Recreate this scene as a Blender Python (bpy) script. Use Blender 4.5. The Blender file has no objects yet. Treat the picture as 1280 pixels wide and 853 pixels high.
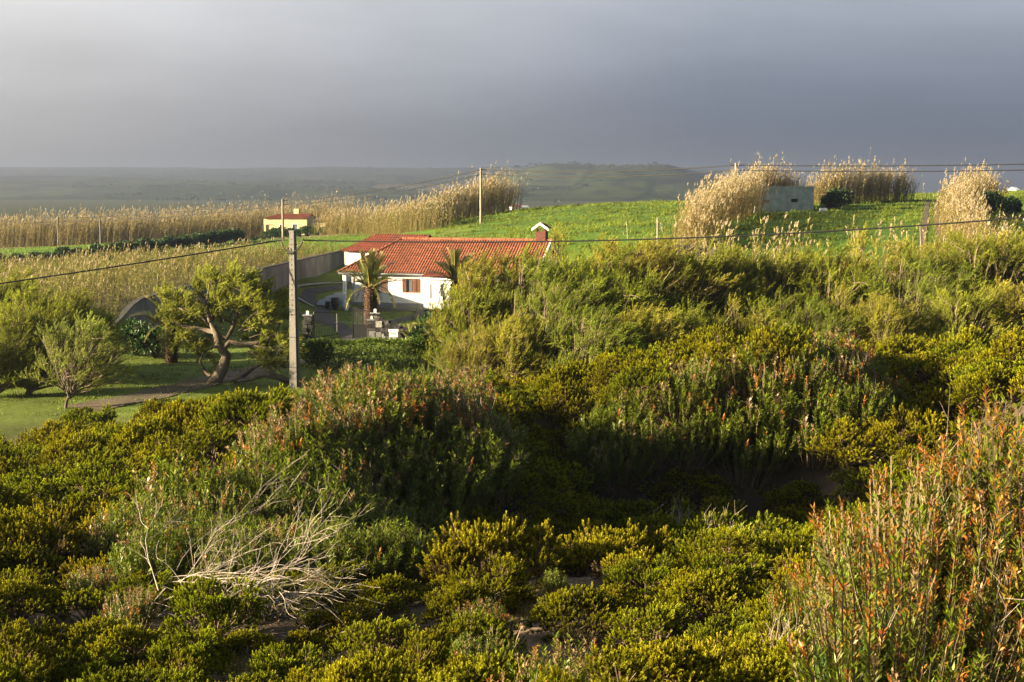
import bpy, math, random
import numpy as np
from mathutils import Vector, Matrix

R = math.radians
PI = math.pi
scene = bpy.context.scene
col = scene.collection
rng = np.random.default_rng(7)
random.seed(7)

# ------------------------------------------------------------------ camera maths
F_PX = 50.0 / 36.0 * 1280.0
EYE = 9.7
PITCH = math.atan((426.5 - 240.0) / F_PX)
CP, SP = math.cos(PITCH), math.sin(PITCH)


def at(px, py, d):
    """World point at depth d (metres along +Y) that the photograph shows at px, py."""
    u = (px - 640.0) / F_PX
    v = (426.5 - py) / F_PX
    y = CP + v * SP
    z = -SP + v * CP
    s = d / y
    return np.array((u * s, d, EYE + z * s))


def proj(x, y, z):
    dz = z - EYE
    f = y * CP - dz * SP
    v = y * SP + dz * CP
    f = np.maximum(f, 1e-3)
    return 640 + F_PX * x / f, 426.5 - F_PX * v / f


# ------------------------------------------------------------------ terrain
CTRL = []


def c(px, py, d, h=0.0):
    p = at(px, py, d)
    CTRL.append((p[0], p[1], p[2] - h))


for a in [(50, 800, 20, 0), (300, 840, 18.5, 0), (640, 760, 22.5, 0), (600, 840, 18.5, 0), (680, 722, 25, 0), (900, 850, 17.5, 0),
          (60, 668, 32, 0), (150, 635, 29, 1.1), (240, 590, 33, 1.5), (350, 520, 36.5, 1.8), (450, 483, 38.5, 2.0), (550, 488, 39, 2.0),
          (400, 600, 34.5, 1.5), (500, 640, 36, 1.2), (300, 660, 28, 1.1), (0, 620, 34, 1.0), (0, 580, 42, 1.2), (120, 540, 48, 1.3),
          (250, 520, 48, 1.3), (0, 540, 52, 1.2), (150, 505, 58, 1.2), (260, 480, 62, 1.2), (400, 478, 62, 1.3), (520, 470, 62, 1.3),
          (620, 472, 58, 1.4), (650, 520, 48, 1.4), (740, 462, 56, 1.4), (600, 695, 35.5, .7), (750, 600, 46, 1.1), (750, 680, 38, .8), (900, 600, 46, 1.1), (900, 660, 40, .8),
          (1000, 590, 46, 1.0), (740, 520, 48, 1.4), (830, 472, 47, 1.7), (960, 440, 48, 1.9), (1050, 458, 48, 1.8), (900, 525, 46.5, 1.5),
          (1120, 472, 46, 1.5), (1270, 438, 46, 1.5), (1150, 550, 47, 1.1), (1100, 650, 38, .8), (1250, 570, 43, 1.1),
          (1265, 515, 13, 1.45), (1130, 605, 12.5, 1.4), (1010, 690, 13, 1.1), (1270, 853, 10.5, .8), (1040, 800, 13.5, .6),
          (860, 318, 122, 0), (1000, 325, 122, 0), (1150, 300, 130, 0), (1100, 262, 185, 0), (980, 266, 178, 0), (1160, 247, 220, 0),
          (1270, 240, 260, 0), (1270, 285, 140, 0), (1250, 320, 115, 0), (700, 297, 142, 0), (640, 302, 145, 0), (740, 258, 250, 0),
          (650, 263, 240, 0), (860, 255, 250, 0), (560, 302, 165, 0), (600, 272, 210, 0), (500, 292, 210, 0),
          (300, 322, 165, 0), (400, 306, 185, 0), (430, 300, 195, 0), (100, 325, 185, 0), (0, 335, 175, 0), (200, 302, 220, 0),
          (330, 300, 255, 0)]:
    c(*a)
CTRL += [(0, 0, 8.0), (0, 8, 6.0), (0, 12, 4.9), (-6, 12, 4.6), (-10, 2, 6.4), (8, 3, 7.0), (0, -12, 8.4), (-14, -10, 8), (14, -10, 8.4),
         (6, 8, 6.3), (12, 16, 5.2), (-12, 22, 3.0), (16, 26, 3.6), (-20, 40, .6), (26, 46, 3.0), (-30, 60, 0),
         (-20, 67, 0), (-10, 68, 0), (0, 70, .3), (10, 70, .8), (20, 72, 1.1), (-25, 85, .2), (-10, 90, 0), (-12, 105, 0), (-8, 118, 0),
         (0, 116, .0), (-14, 119, 0), (5, 100, .6), (15, 90, 1.2), (28, 90, 1.6), (38, 90, 2), (15, 110, 2.6), (-10, 133, 1.5), (-5, 141, 3.6),
         (-16.2, 130, 1.5), (-15.5, 124, 1.0), (-19.6, 112, .9), (-21.5, 100, .4), (-22, 90, .1), (-20.5, 127, 2.3), (-23, 112, 1.9), (-25.2, 98, 1.5),
         (-28, 90, 1.2), (-33, 86, .4), (-42, 95, .9), (-34.6, 140, 2.4), (-36, 120, 1.6), (-44, 110, .9), (-28.7, 150, 2.7),
         (-76, 260, .2), (-100, 220, 0), (-70, 140, .8), (60, 120, 5.0), (90, 200, 8), (70, 60, 3.5), (-60, 60, 0), (40, 10, 7), (-40, 10, 5),
         (0, 300, 5.5), (80, 300, 8), (-80, 300, .3)]
CA = np.array(CTRL, float)


def tps_k(r2):
    return np.where(r2 > 1e-9, 0.5 * r2 * np.log(np.maximum(r2, 1e-9)), 0.0)


def tps_fit(P):
    n = len(P)
    d2 = ((P[:, None, :2] - P[None, :, :2]) ** 2).sum(-1)
    K = tps_k(d2) + np.eye(n) * 0.6
    A = np.zeros((n + 3, n + 3))
    A[:n, :n] = K
    A[:n, n] = 1
    A[:n, n + 1:] = P[:, :2]
    A[n:, :n] = A[:n, n:].T
    b = np.zeros(n + 3)
    b[:n] = P[:, 2]
    return np.linalg.solve(A, b)


TW = tps_fit(CA)


def smooth(a, b, t):
    t = np.clip((t - a) / (b - a), 0, 1)
    return t * t * (3 - 2 * t)


def fbm(x, y, s):
    return (np.sin(x * 1.3 * s + 1.7 * np.sin(y * .9 * s)) * .5 + np.sin(y * 1.7 * s + 2.1 * np.sin(x * 1.1 * s + .7)) * .5
            + .5 * np.sin(x * 3.1 * s + y * 2.3 * s) * np.sin(y * 2.9 * s - x * 1.2 * s))


def zg(x, y):
    x = np.asarray(x, float)
    y = np.asarray(y, float)
    shp = np.broadcast(x, y).shape
    x, y = np.broadcast_to(x, shp).ravel(), np.broadcast_to(y, shp).ravel()
    out = np.empty(x.size)
    n = len(CA)
    for i in range(0, x.size, 20000):
        xx, yy = x[i:i + 20000], y[i:i + 20000]
        d2 = (xx[:, None] - CA[None, :, 0]) ** 2 + (yy[:, None] - CA[None, :, 1]) ** 2
        out[i:i + 20000] = tps_k(d2) @ TW[:n] + TW[n] + TW[n + 1] * xx + TW[n + 2] * yy
    out = np.clip(out, -1.6, 10.0)
    far = smooth(270, 420, y)
    side = smooth(90, 200, np.abs(x))
    back = smooth(-20, -60, y)
    out = out * (1 - far) + 0.0 * far
    out = out * (1 - side) + 1.5 * (1 - far) * side
    out = out * (1 - back) + 6 * back
    dune = 1 - smooth(55, 66, y)
    out = out + dune * .05 * fbm(x, y, 2.2) + .03 * fbm(x, y, .7)
    return out.reshape(shp)


ZC = {}


def Z(x, y):
    k_ = (float(x), float(y))
    if k_ not in ZC:
        ZC[k_] = float(zg(np.array([x]), np.array([y]))[0])
    return ZC[k_]


def gp(px, py, d0=8.0, d1=330.0):
    """Where the ray through a pixel of the photograph first meets the terrain."""
    ds = np.geomspace(d0, d1, 700)
    P = np.array([at(px, py, d) for d in ds])
    g = zg(P[:, 0], P[:, 1])
    idx = np.where(P[:, 2] <= g)[0]
    i = idx[0] if len(idx) else len(ds) - 1
    return np.array((P[i, 0], P[i, 1], g[i]))


# ------------------------------------------------------------------ mesh helpers
def nrm(v):
    v = np.asarray(v, float)
    return v / np.maximum(np.linalg.norm(v, axis=-1, keepdims=True), 1e-9)


class Geo:
    def __init__(s):
        s.V, s.C, s.F, s.M, s.n = [], [], [], [], 0

    def add(s, V, F, C, m=0):
        V = np.asarray(V, float).reshape(-1, 3)
        F = np.asarray(F, int)
        C = np.broadcast_to(np.asarray(C, float), (len(V), 3))
        s.V.append(V)
        s.C.append(C)
        s.F.append(F + s.n)
        s.M.append(np.full(len(F), m))
        s.n += len(V)

    def needles(s, P, D, S, L, W, C, m=0):
        n = len(P)
        L = np.broadcast_to(L, (n,))[:, None]
        W = np.broadcast_to(W, (n,))[:, None] * .5
        V = np.stack([P - S * W, P + S * W, P + D * L], 1).reshape(-1, 3)
        C = np.repeat(np.broadcast_to(C, (n, 3)), 3, 0)
        s.add(V, np.arange(3 * n).reshape(n, 3), C, m)

    def leaves(s, P, D, S, L, W, C, m=0, mid=.5):
        n = len(P)
        L = np.broadcast_to(L, (n,))[:, None]
        W = np.broadcast_to(W, (n,))[:, None] * .5
        V = np.stack([P, P + D * L * mid + S * W, P + D * L, P + D * L * mid - S * W], 1).reshape(-1, 3)
        C = np.repeat(np.broadcast_to(C, (n, 3)), 4, 0)
        s.add(V, np.arange(4 * n).reshape(n, 4), C, m)

    def sticks(s, P0, P1, r0, r1, C, m=0, k=3):
        P0, P1 = np.atleast_2d(P0), np.atleast_2d(P1)
        n = len(P0)
        D = nrm(P1 - P0)
        up = np.where(np.abs(D[:, 2:3]) > .9, np.array([[1., 0, 0]]), np.array([[0, 0, 1.]]))
        A = nrm(np.cross(D, up))
        B = np.cross(D, A)
        r0 = np.broadcast_to(r0, (n,))[:, None]
        r1 = np.broadcast_to(r1, (n,))[:, None]
        ring0, ring1 = [], []
        for i in range(k):
            t = 2 * PI * i / k
            o = A * math.cos(t) + B * math.sin(t)
            ring0.append(P0 + o * r0)
            ring1.append(P1 + o * r1)
        V = np.stack(ring0 + ring1, 1).reshape(-1, 3)
        f = np.array([[i, (i + 1) % k, k + (i + 1) % k, k + i] for i in range(k)])
        F = (np.arange(n)[:, None, None] * 2 * k + f[None]).reshape(-1, 4)
        s.add(V, F, np.repeat(np.broadcast_to(C, (n, 3)), 2 * k, 0), m)

    def tube(s, pts, rad, C=(1, 1, 1), m=0, k=6, cap=True):
        pts = np.asarray(pts, float)
        n = len(pts)
        rad = np.broadcast_to(rad, (n,))
        T = nrm(np.gradient(pts, axis=0))
        ref = np.array([0, 0, 1.]) if abs(T[0, 2]) < .9 else np.array([1., 0, 0])
        V = []
        A = nrm(np.cross(T[0], ref))
        for i in range(n):
            A = nrm(A - T[i] * np.dot(A, T[i]))
            B = np.cross(T[i], A)
            for j in range(k):
                t = 2 * PI * j / k
                V.append(pts[i] + (A * math.cos(t) + B * math.sin(t)) * rad[i])
        F = [[i * k + j, i * k + (j + 1) % k, (i + 1) * k + (j + 1) % k, (i + 1) * k + j] for i in range(n - 1) for j in range(k)]
        s.add(V, F, C, m)
        if cap and k == 4:
            b = s.n - len(V)
            s.F.append(np.array([[b, b + 1, b + 2, b + 3], [b + (n - 1) * k + q for q in range(4)]]))
            s.M.append(np.full(2, m))
        elif cap:
            for base, cen in ((0, pts[0]), ((n - 1) * k, pts[-1])):
                b = s.n - len(V) if base == 0 else s.n - len(V) - 1
                s.V.append(np.array([cen]))
                s.C.append(np.broadcast_to(np.asarray(C, float), (1, 3)) if np.ndim(C) == 1 else np.asarray(C)[:1])
                s.F.append(np.array([[s.n, b + base + j, b + base + (j + 1) % k] for j in range(k)]))
                s.M.append(np.full(k, m))
                s.n += 1

    def box(s, x0, x1, y0, y1, z0, z1, C=(1, 1, 1), m=0):
        V = [(x, y, z) for z in (z0, z1) for y in (y0, y1) for x in (x0, x1)]
        F = [[0, 2, 3, 1], [4, 5, 7, 6], [0, 1, 5, 4], [2, 6, 7, 3], [0, 4, 6, 2], [1, 3, 7, 5]]
        s.add(V, F, C, m)

    def poly(s, V, F, C=(1, 1, 1), m=0):
        V = np.asarray(V, float)
        b = s.n
        s.V.append(V)
        s.C.append(np.broadcast_to(np.asarray(C, float), (len(V), 3)))
        for f in F:
            s.F.append(np.array([f]) + b)
            s.M.append(np.array([m]))
        s.n += len(V)

    def mesh(s, name, mats, smooth_shade=False):
        me = bpy.data.meshes.new(name)
        V = np.concatenate(s.V)
        C = np.concatenate(s.C)
        tot = np.concatenate([np.full(len(f), f.shape[1]) for f in s.F])
        loops = np.concatenate([f.ravel() for f in s.F])
        start = np.concatenate([[0], np.cumsum(tot)[:-1]])
        me.vertices.add(len(V))
        me.vertices.foreach_set('co', V.ravel().astype(np.float32))
        me.loops.add(len(loops))
        me.loops.foreach_set('vertex_index', loops.astype(np.int32))
        me.polygons.add(len(tot))
        me.polygons.foreach_set('loop_start', start.astype(np.int32))
        if not isinstance(mats, (list, tuple)):
            mats = [mats]
        for mt in mats:
            me.materials.append(mt)
        if len(mats) > 1:
            me.polygons.foreach_set('material_index', np.concatenate(s.M).astype(np.int32))
        if smooth_shade:
            me.polygons.foreach_set('use_smooth', np.ones(len(tot), bool))
        else:
            me.polygons.foreach_set('use_smooth', np.zeros(len(tot), bool))
        a = me.color_attributes.new('Col', 'FLOAT_COLOR', 'POINT')
        a.data.foreach_set('color', np.concatenate([C, np.ones((len(C), 1))], 1).ravel().astype(np.float32))
        me.update(calc_edges=True)
        me.validate()
        return me


def obj(name, data, parent=None, label=None, cat=None, group=None, kind=None, loc=None, rz=0.0, sc=None):
    o = bpy.data.objects.new(name, data)
    col.objects.link(o)
    if loc is not None:
        o.location = tuple(float(q) for q in loc)
    if rz:
        o.rotation_euler = (0, 0, rz)
    if sc is not None:
        o.scale = (sc, sc, sc) if np.isscalar(sc) else tuple(sc)
    if parent is not None:
        o.parent = parent
    for k, v in (('label', label), ('category', cat), ('group', group), ('kind', kind)):
        if v:
            o[k] = v
    return o


def thing(name, label, cat, loc=(0, 0, 0), rz=0.0, group=None, sc=None):
    return obj(name, None, None, label, cat, group, None, loc, rz, sc)


def part(name, geo, mats, parent, smooth_shade=False, **kw):
    return obj(name, geo.mesh(name, mats, smooth_shade), parent, **kw)


# ------------------------------------------------------------------ materials
def new_mat(name):
    m = bpy.data.materials.new(name)
    m.use_nodes = True
    m.node_tree.nodes.clear()
    return m, m.node_tree.nodes, m.node_tree.links


def leaf_mat(name, trans=.35, rough=.55, spec=.25, vary=.25, gain=1.0):
    m, N, L = new_mat(name)
    out = N.new('ShaderNodeOutputMaterial')
    at_ = N.new('ShaderNodeAttribute')
    at_.attribute_name = 'Col'
    oi = N.new('ShaderNodeObjectInfo')
    mr = N.new('ShaderNodeMapRange')
    mr.inputs['To Min'].default_value = (1 - vary) * gain
    mr.inputs['To Max'].default_value = (1 + vary) * gain
    L.new(oi.outputs['Random'], mr.inputs['Value'])
    hs = N.new('ShaderNodeHueSaturation')
    L.new(at_.outputs['Color'], hs.inputs['Color'])
    L.new(mr.outputs[0], hs.inputs['Value'])
    pb = N.new('ShaderNodeBsdfPrincipled')
    pb.inputs['Roughness'].default_value = rough
    pb.inputs['Specular IOR Level'].default_value = spec
    L.new(hs.outputs[0], pb.inputs['Base Color'])
    if trans > 0:
        tr = N.new('ShaderNodeBsdfTranslucent')
        L.new(hs.outputs[0], tr.inputs['Color'])
        mx = N.new('ShaderNodeMixShader')
        mx.inputs[0].default_value = trans
        L.new(pb.outputs[0], mx.inputs[1])
        L.new(tr.outputs[0], mx.inputs[2])
        L.new(mx.outputs[0], out.inputs[0])
    else:
        L.new(pb.outputs[0], out.inputs[0])
    return m


def rough_mat(name, colr, rough=.8, var=.25, scale=3.0, spec=.2, bump=0.0, stain=None, stain_scale=.6, stretch=(1, 1, 1), metallic=0.0, use_col=False, stain_amt=.5):
    """Base colour broken up by two noises, optional stains and bump."""
    m, N, L = new_mat(name)
    out = N.new('ShaderNodeOutputMaterial')
    pb = N.new('ShaderNodeBsdfPrincipled')
    pb.inputs['Roughness'].default_value = rough
    pb.inputs['Specular IOR Level'].default_value = spec
    pb.inputs['Metallic'].default_value = metallic
    tc = N.new('ShaderNodeTexCoord')
    mp = N.new('ShaderNodeMapping')
    mp.inputs['Scale'].default_value = stretch
    L.new(tc.outputs['Object'], mp.inputs['Vector'])
    n1 = N.new('ShaderNodeTexNoise')
    n1.inputs['Scale'].default_value = scale
    n1.inputs['Detail'].default_value = 6
    n1.inputs['Roughness'].default_value = .65
    L.new(mp.outputs[0], n1.inputs['Vector'])
    mr = N.new('ShaderNodeMapRange')
    mr.inputs['From Min'].default_value = .3
    mr.inputs['From Max'].default_value = .7
    mr.inputs['To Min'].default_value = 1 - var
    mr.inputs['To Max'].default_value = 1 + var
    L.new(n1.outputs['Fac'], mr.inputs['Value'])
    hs = N.new('ShaderNodeHueSaturation')
    if use_col:
        a = N.new('ShaderNodeAttribute')
        a.attribute_name = 'Col'
        L.new(a.outputs['Color'], hs.inputs['Color'])
    else:
        hs.inputs['Color'].default_value = (*colr, 1)
    L.new(mr.outputs[0], hs.inputs['Value'])
    cur = hs.outputs[0]
    if stain is not None:
        n2 = N.new('ShaderNodeTexNoise')
        n2.inputs['Scale'].default_value = stain_scale
        n2.inputs['Detail'].default_value = 5
        L.new(mp.outputs[0], n2.inputs['Vector'])
        m2 = N.new('ShaderNodeMapRange')
        m2.inputs['From Min'].default_value = .45
        m2.inputs['From Max'].default_value = .7
        m2.inputs['To Max'].default_value = stain_amt
        L.new(n2.outputs['Fac'], m2.inputs['Value'])
        mix = N.new('ShaderNodeMixRGB')
        mix.inputs['Color2'].default_value = (*stain, 1)
        L.new(m2.outputs[0], mix.inputs['Fac'])
        L.new(cur, mix.inputs['Color1'])
        cur = mix.outputs[0]
    L.new(cur, pb.inputs['Base Color'])
    if bump:
        b = N.new('ShaderNodeBump')
        b.inputs['Strength'].default_value = bump
        b.inputs['Distance'].default_value = .05
        L.new(n1.outputs['Fac'], b.inputs['Height'])
        L.new(b.outputs[0], pb.inputs['Normal'])
    L.new(pb.outputs[0], out.inputs[0])
    return m


M = {}
M['heath'] = leaf_mat('heath_leaf', .36, .6, .12, .18, 1.0)
M['glossy'] = leaf_mat('glossy_leaf', .28, .42, .3, .15, 1.0)
M['tamarisk'] = leaf_mat('tamarisk_leaf', .48, .6, .1, .18, 1.0)
M['cane'] = leaf_mat('cane_leaf', .42, .65, .1, .1, 1.0)
M['palm'] = leaf_mat('palm_leaf', .25, .4, .35, .12, 1.0)
M['grass'] = leaf_mat('grass_blade', .35, .6, .12, 0.0, 1.0)
M['dark_leaf'] = leaf_mat('dark_leaf', .2, .5, .2, .2, 1.0)
M['twig'] = rough_mat('twig_bark', (.2, .15, .11), .9, .3, 9, use_col=True)
M['bark'] = rough_mat('bark', (.10, .075, .055), .95, .45, 7, bump=.6, stretch=(1, 1, .35), stain=(.25, .23, .19), stain_scale=2.0)
M['dead'] = rough_mat('dead_wood', (.42, .35, .29), .9, .3, 8, use_col=True)
M['white'] = rough_mat('white_plaster', (.60, .61, .63), .8, .06, 1.5, stain=(.42, .40, .38), stain_scale=.9, stain_amt=.4, stretch=(1, 1, .5))
M['white_trim'] = rough_mat('white_trim', (.8, .8, .79), .6, .05, 3)
M['plinth'] = rough_mat('grey_plinth', (.19, .19, .2), .85, .2, 3)
M['tile'] = rough_mat('terracotta_tile', (.235, .085, .045), .8, .5, 2.2, stain=(.2, .07, .05), stain_scale=1.1, stain_amt=.5)
M['tile_old'] = rough_mat('old_tile', (.24, .07, .04), .85, .3, 1.5, stain=(.14, .07, .06), stain_scale=.8)
M['shutter'] = rough_mat('brown_shutter', (.115, .045, .026), .55, .15, 6)
M['dark'] = rough_mat('dark_interior', (.03, .028, .026), .9, .1, 2)
M['brick'] = rough_mat('dark_brick', (.11, .04, .03), .9, .35, 9, bump=.4)
M['iron'] = rough_mat('black_iron', (.02, .02, .022), .5, .1, 5, spec=.4)
M['lava'] = rough_mat('lava_stone', (.045, .042, .042), .95, .5, 6, bump=.5, use_col=True)
M['conc'] = rough_mat('pole_concrete', (.135, .125, .115), .85, .15, 5, bump=.2, stain=(.10, .093, .087), stain_scale=1.5, stretch=(1, 1, .4), stain_amt=.4)
M['wallconc'] = rough_mat('stained_concrete', (.19, .185, .18), .9, .3, 1.4, bump=.3, stain=(.09, .085, .08), stain_scale=.5, stretch=(1, 1, .45), stain_amt=.75)
M['bunker'] = rough_mat('weathered_concrete', (.42, .45, .49), .9, .25, 1.1, bump=.3, stain=(.22, .21, .2), stain_scale=.9, stain_amt=.6)
M['ochre'] = rough_mat('ochre_block', (.42, .25, .13), .9, .2, 4)
M['yellow'] = rough_mat('yellow_plaster', (.48, .40, .24), .8, .06, 1.5)
M['asphalt'] = rough_mat('asphalt', (.055, .052, .052), .9, .25, 2.5)
M['kerb'] = rough_mat('kerb_concrete', (.30, .29, .27), .9, .2, 3)
M['dirt'] = rough_mat('dirt_track', (.13, .095, .07), .95, .35, 1.6, stain=(.07, .09, .02), stain_scale=.8)
M['post'] = rough_mat('grey_wood_post', (.24, .20, .16), .9, .3, 6, stretch=(1, 1, .2))
M['cable'] = rough_mat('black_cable', (.02, .02, .022), .6, .1, 3)
M['wire'] = rough_mat('grey_wire', (.015, .015, .017), .5, .1, 3)
M['palm_trunk'] = rough_mat('palm_trunk', (.075, .043, .028), .95, .4, 5, bump=.5)
M['white_paint'] = rough_mat('white_paint', (.8, .8, .78), .5, .05, 3)

m, N, L = new_mat('window_glass')
o_ = N.new('ShaderNodeOutputMaterial')
g_ = N.new('ShaderNodeBsdfPrincipled')
g_.inputs['Base Color'].default_value = (.09, .11, .13, 1)
g_.inputs['Roughness'].default_value = .08
g_.inputs['Specular IOR Level'].default_value = .8
L.new(g_.outputs[0], o_.inputs[0])
M['glass'] = m


def ground_mat():
    m, N, L = new_mat('ground')
    out = N.new('ShaderNodeOutputMaterial')
    pb = N.new('ShaderNodeBsdfPrincipled')
    pb.inputs['Roughness'].default_value = .95
    pb.inputs['Specular IOR Level'].default_value = .1
    a = N.new('ShaderNodeAttribute')
    a.attribute_name = 'Col'
    geo = N.new('ShaderNodeNewGeometry')
    n1 = N.new('ShaderNodeTexNoise')
    n1.inputs['Scale'].default_value = 4
    n1.inputs['Detail'].default_value = 8
    n1.inputs['Roughness'].default_value = .7
    L.new(geo.outputs['Position'], n1.inputs['Vector'])
    n2 = N.new('ShaderNodeTexNoise')
    n2.inputs['Scale'].default_value = .22
    n2.inputs['Detail'].default_value = 4
    L.new(geo.outputs['Position'], n2.inputs['Vector'])
    ad = N.new('ShaderNodeMath')
    ad.operation = 'ADD'
    L.new(n1.outputs['Fac'], ad.inputs[0])
    L.new(n2.outputs['Fac'], ad.inputs[1])
    mr = N.new('ShaderNodeMapRange')
    mr.inputs['From Min'].default_value = .7
    mr.inputs['From Max'].default_value = 1.3
    mr.inputs['To Min'].default_value = .6
    mr.inputs['To Max'].default_value = 1.4
    L.new(ad.outputs[0], mr.inputs['Value'])
    hs = N.new('ShaderNodeHueSaturation')
    L.new(a.outputs['Color'], hs.inputs['Color'])
    L.new(mr.outputs[0], hs.inputs['Value'])
    L.new(hs.outputs[0], pb.inputs['Base Color'])
    b = N.new('ShaderNodeBump')
    b.inputs['Strength'].default_value = .8
    b.inputs['Distance'].default_value = .06
    L.new(n1.outputs['Fac'], b.inputs['Height'])
    L.new(b.outputs[0], pb.inputs['Normal'])
    L.new(pb.outputs[0], out.inputs[0])
    return m


M['ground'] = ground_mat()

# ------------------------------------------------------------------ ground sheet
SOIL = np.array((.21, .155, .11))
LAWN = np.array((.12, .16, .028))
FIELD = np.array((.075, .135, .015))
CANEB = np.array((.16, .14, .06))
PLAIN = np.array((.05, .06, .032))


def in_poly(px, py, poly):
    inside = np.zeros(np.shape(px), bool)
    n = len(poly)
    for i in range(n):
        x1, y1 = poly[i]
        x2, y2 = poly[(i + 1) % n]
        cnd = ((y1 > py) != (y2 > py)) & (px < (x2 - x1) * (py - y1) / (y2 - y1 + 1e-12) + x1)
        inside ^= cnd
    return inside


def wall_x(y):
    return -16.8 - .1476 * (142 - y)


def axis(lo, hi, centre, fine, grow):
    pos = [centre]
    st = fine
    while pos[-1] < hi:
        pos.append(pos[-1] + st)
        st *= grow
    neg = [centre]
    st = fine
    while neg[-1] > lo:
        neg.append(neg[-1] - st)
        st *= grow
    return np.array(sorted(set(neg[1:] + pos)))


gx = axis(-9000, 9000, 0.0, .16, 1.022)
gy = axis(-400, 9500, 16.0, .16, 1.022)
GX, GY = np.meshgrid(gx, gy)
GZ = zg(GX, GY)
colr = np.empty(GX.shape + (3,))
dune = (1 - smooth(56, 63, GY + 1.5 * fbm(GX, GY, .35)))[..., None]
fld = smooth(118, 126, GY + .08 * GX)[..., None] * smooth(-8, -4, GX)[..., None]
base = LAWN * (1 - fld) + FIELD * fld
leftup = ((GX < wall_x(GY)) & (GY > 86)).astype(float)[..., None]
strip = smooth(158, 164, GY)[..., None] * (1 - smooth(215, 225, GY))[..., None]
base = base * (1 - leftup) + leftup * (CANEB * (1 - strip) + FIELD * 1.25 * strip)
far = smooth(270, 330, GY)[..., None]
base = base * (1 - far) + PLAIN * far
LITTER = np.array((.085, .064, .044))
bpx, bpy_ = proj(GX, np.maximum(GY, 1.0), GZ)
sandm = np.zeros(GX.shape)
SANDP = [[(-40, 650), (125, 632), (130, 672), (-40, 700)], [(600, 700), (730, 695), (745, 765), (670, 795), (680, 880), (580, 880), (590, 800), (630, 760)],
         [(-40, 780), (85, 750), (150, 770), (90, 840), (-40, 855)], [(320, 805), (460, 800), (490, 840), (430, 880), (320, 880)], [(640, 790), (745, 815), (770, 900), (640, 900)]]
for q_ in SANDP:
    sandm = np.maximum(sandm, in_poly(bpx + 12 * fbm(GX, GY, 2.0), bpy_ + 8 * fbm(GX + 5, GY, 2.3), q_).astype(float))
sandm = (sandm * (GY > 8) * (GY < 45))[..., None]
for _ in range(2):
    sandm[1:-1, 1:-1] = (sandm[:-2, 1:-1] + sandm[2:, 1:-1] + sandm[1:-1, :-2] + sandm[1:-1, 2:] + 2 * sandm[1:-1, 1:-1]) / 6
dcol = LITTER * (1 - sandm) + SOIL * sandm
colr = base * (1 - dune) + dcol * dune
g = Geo()
nx, ny = len(gx), len(gy)
ii = np.arange(nx * ny).reshape(ny, nx)
Fq = np.stack([ii[:-1, :-1], ii[:-1, 1:], ii[1:, 1:], ii[1:, :-1]], -1).reshape(-1, 4)
g.add(np.stack([GX, GY, GZ], -1).reshape(-1, 3), Fq, colr.reshape(-1, 3))
obj('ground', g.mesh('ground', M['ground'], True), kind='structure')


# ------------------------------------------------------------------ paths and tracks (draped strips)
def drape(name, pts, width, mat, lift=.03, kind='structure', closed=False, n=60, **kw):
    pts = np.asarray(pts, float)
    seg = np.r_[0, np.cumsum(np.linalg.norm(np.diff(pts[:, :2], axis=0), axis=1))]
    t = np.linspace(0, seg[-1], n)
    # smooth the polyline a little
    x = np.interp(t, seg, pts[:, 0])
    y = np.interp(t, seg, pts[:, 1])
    for _ in range(6):
        x[1:-1] = (x[:-2] + 2 * x[1:-1] + x[2:]) / 4
        y[1:-1] = (y[:-2] + 2 * y[1:-1] + y[2:]) / 4
    T = nrm(np.stack([np.gradient(x), np.gradient(y)], 1))
    Nn = np.stack([-T[:, 1], T[:, 0]], 1)
    w = np.broadcast_to(width, (n,))
    K = 5
    V = []
    for k in range(K):
        f = (k / (K - 1) - .5)
        xx, yy = x + Nn[:, 0] * w * f, y + Nn[:, 1] * w * f
        V.append(np.stack([xx, yy, zg(xx, yy) + lift], 1))
    V = np.stack(V, 1)
    ids = np.arange(n * K).reshape(n, K)
    Fq = np.stack([ids[:-1, :-1], ids[:-1, 1:], ids[1:, 1:], ids[1:, :-1]], -1).reshape(-1, 4)
    g = Geo()
    g.add(V.reshape(-1, 3), Fq, (1, 1, 1))
    return obj(name, g.mesh(name, mat, True), kind=kind, **kw)


drape('dirt_track', [gp(100, 512, 50), gp(180, 497, 50), gp(250, 480, 50), gp(320, 462, 50), gp(380, 450, 50)], 2.4, M['dirt'], .03)
PATHS = [('driveway', [gp(440, 428, 60), gp(436, 418, 60), gp(424, 408, 60), gp(410, 402, 60), gp(404, 392, 60), gp(407, 381, 60)], 1.25),
         ('branch_path', [gp(424, 408, 60), gp(400, 401, 60), gp(376, 393, 60)], 1.3),
         ('garden_path', [gp(466, 409, 60), gp(487, 403, 60), gp(532, 391, 60), gp(565, 384, 60)], 1.5),
         ('house_path', [(-18, 118.6, 0), (-12, 118.4, 0), (-6, 116.9, 0), (1, 115.2, 0)], 1.5)]
for i_, (nm_p, pts_p, w_p) in enumerate(PATHS):
    drape(nm_p, pts_p, w_p, M['asphalt'], .04 + .005 * i_)
drape('side_drive', [(-15.0, 117), (-17.2, 119.5), (-17.4, 122.5), (-15.5, 126), (-13.5, 131)], 1.2, M['asphalt'], .055)
drape('kerb', [(-16.2, 116), (-18.4, 119.2), (-18.6, 122.8), (-16.8, 126.4), (-14.8, 131)], .3, M['kerb'], .13)
RUTS = [('field_track', [gp(1150, 325, 70), gp(1153, 300, 70), gp(1157, 275, 70), gp(1159, 252, 70)], .55),
        ('field_track', [gp(1174, 325, 70), gp(1173, 300, 70), gp(1172, 275, 70), gp(1169, 252, 70)], .55)]
for nm_p, pts_p, w_p in RUTS:
    drape(nm_p, pts_p, w_p, M['dirt'], .06)

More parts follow.
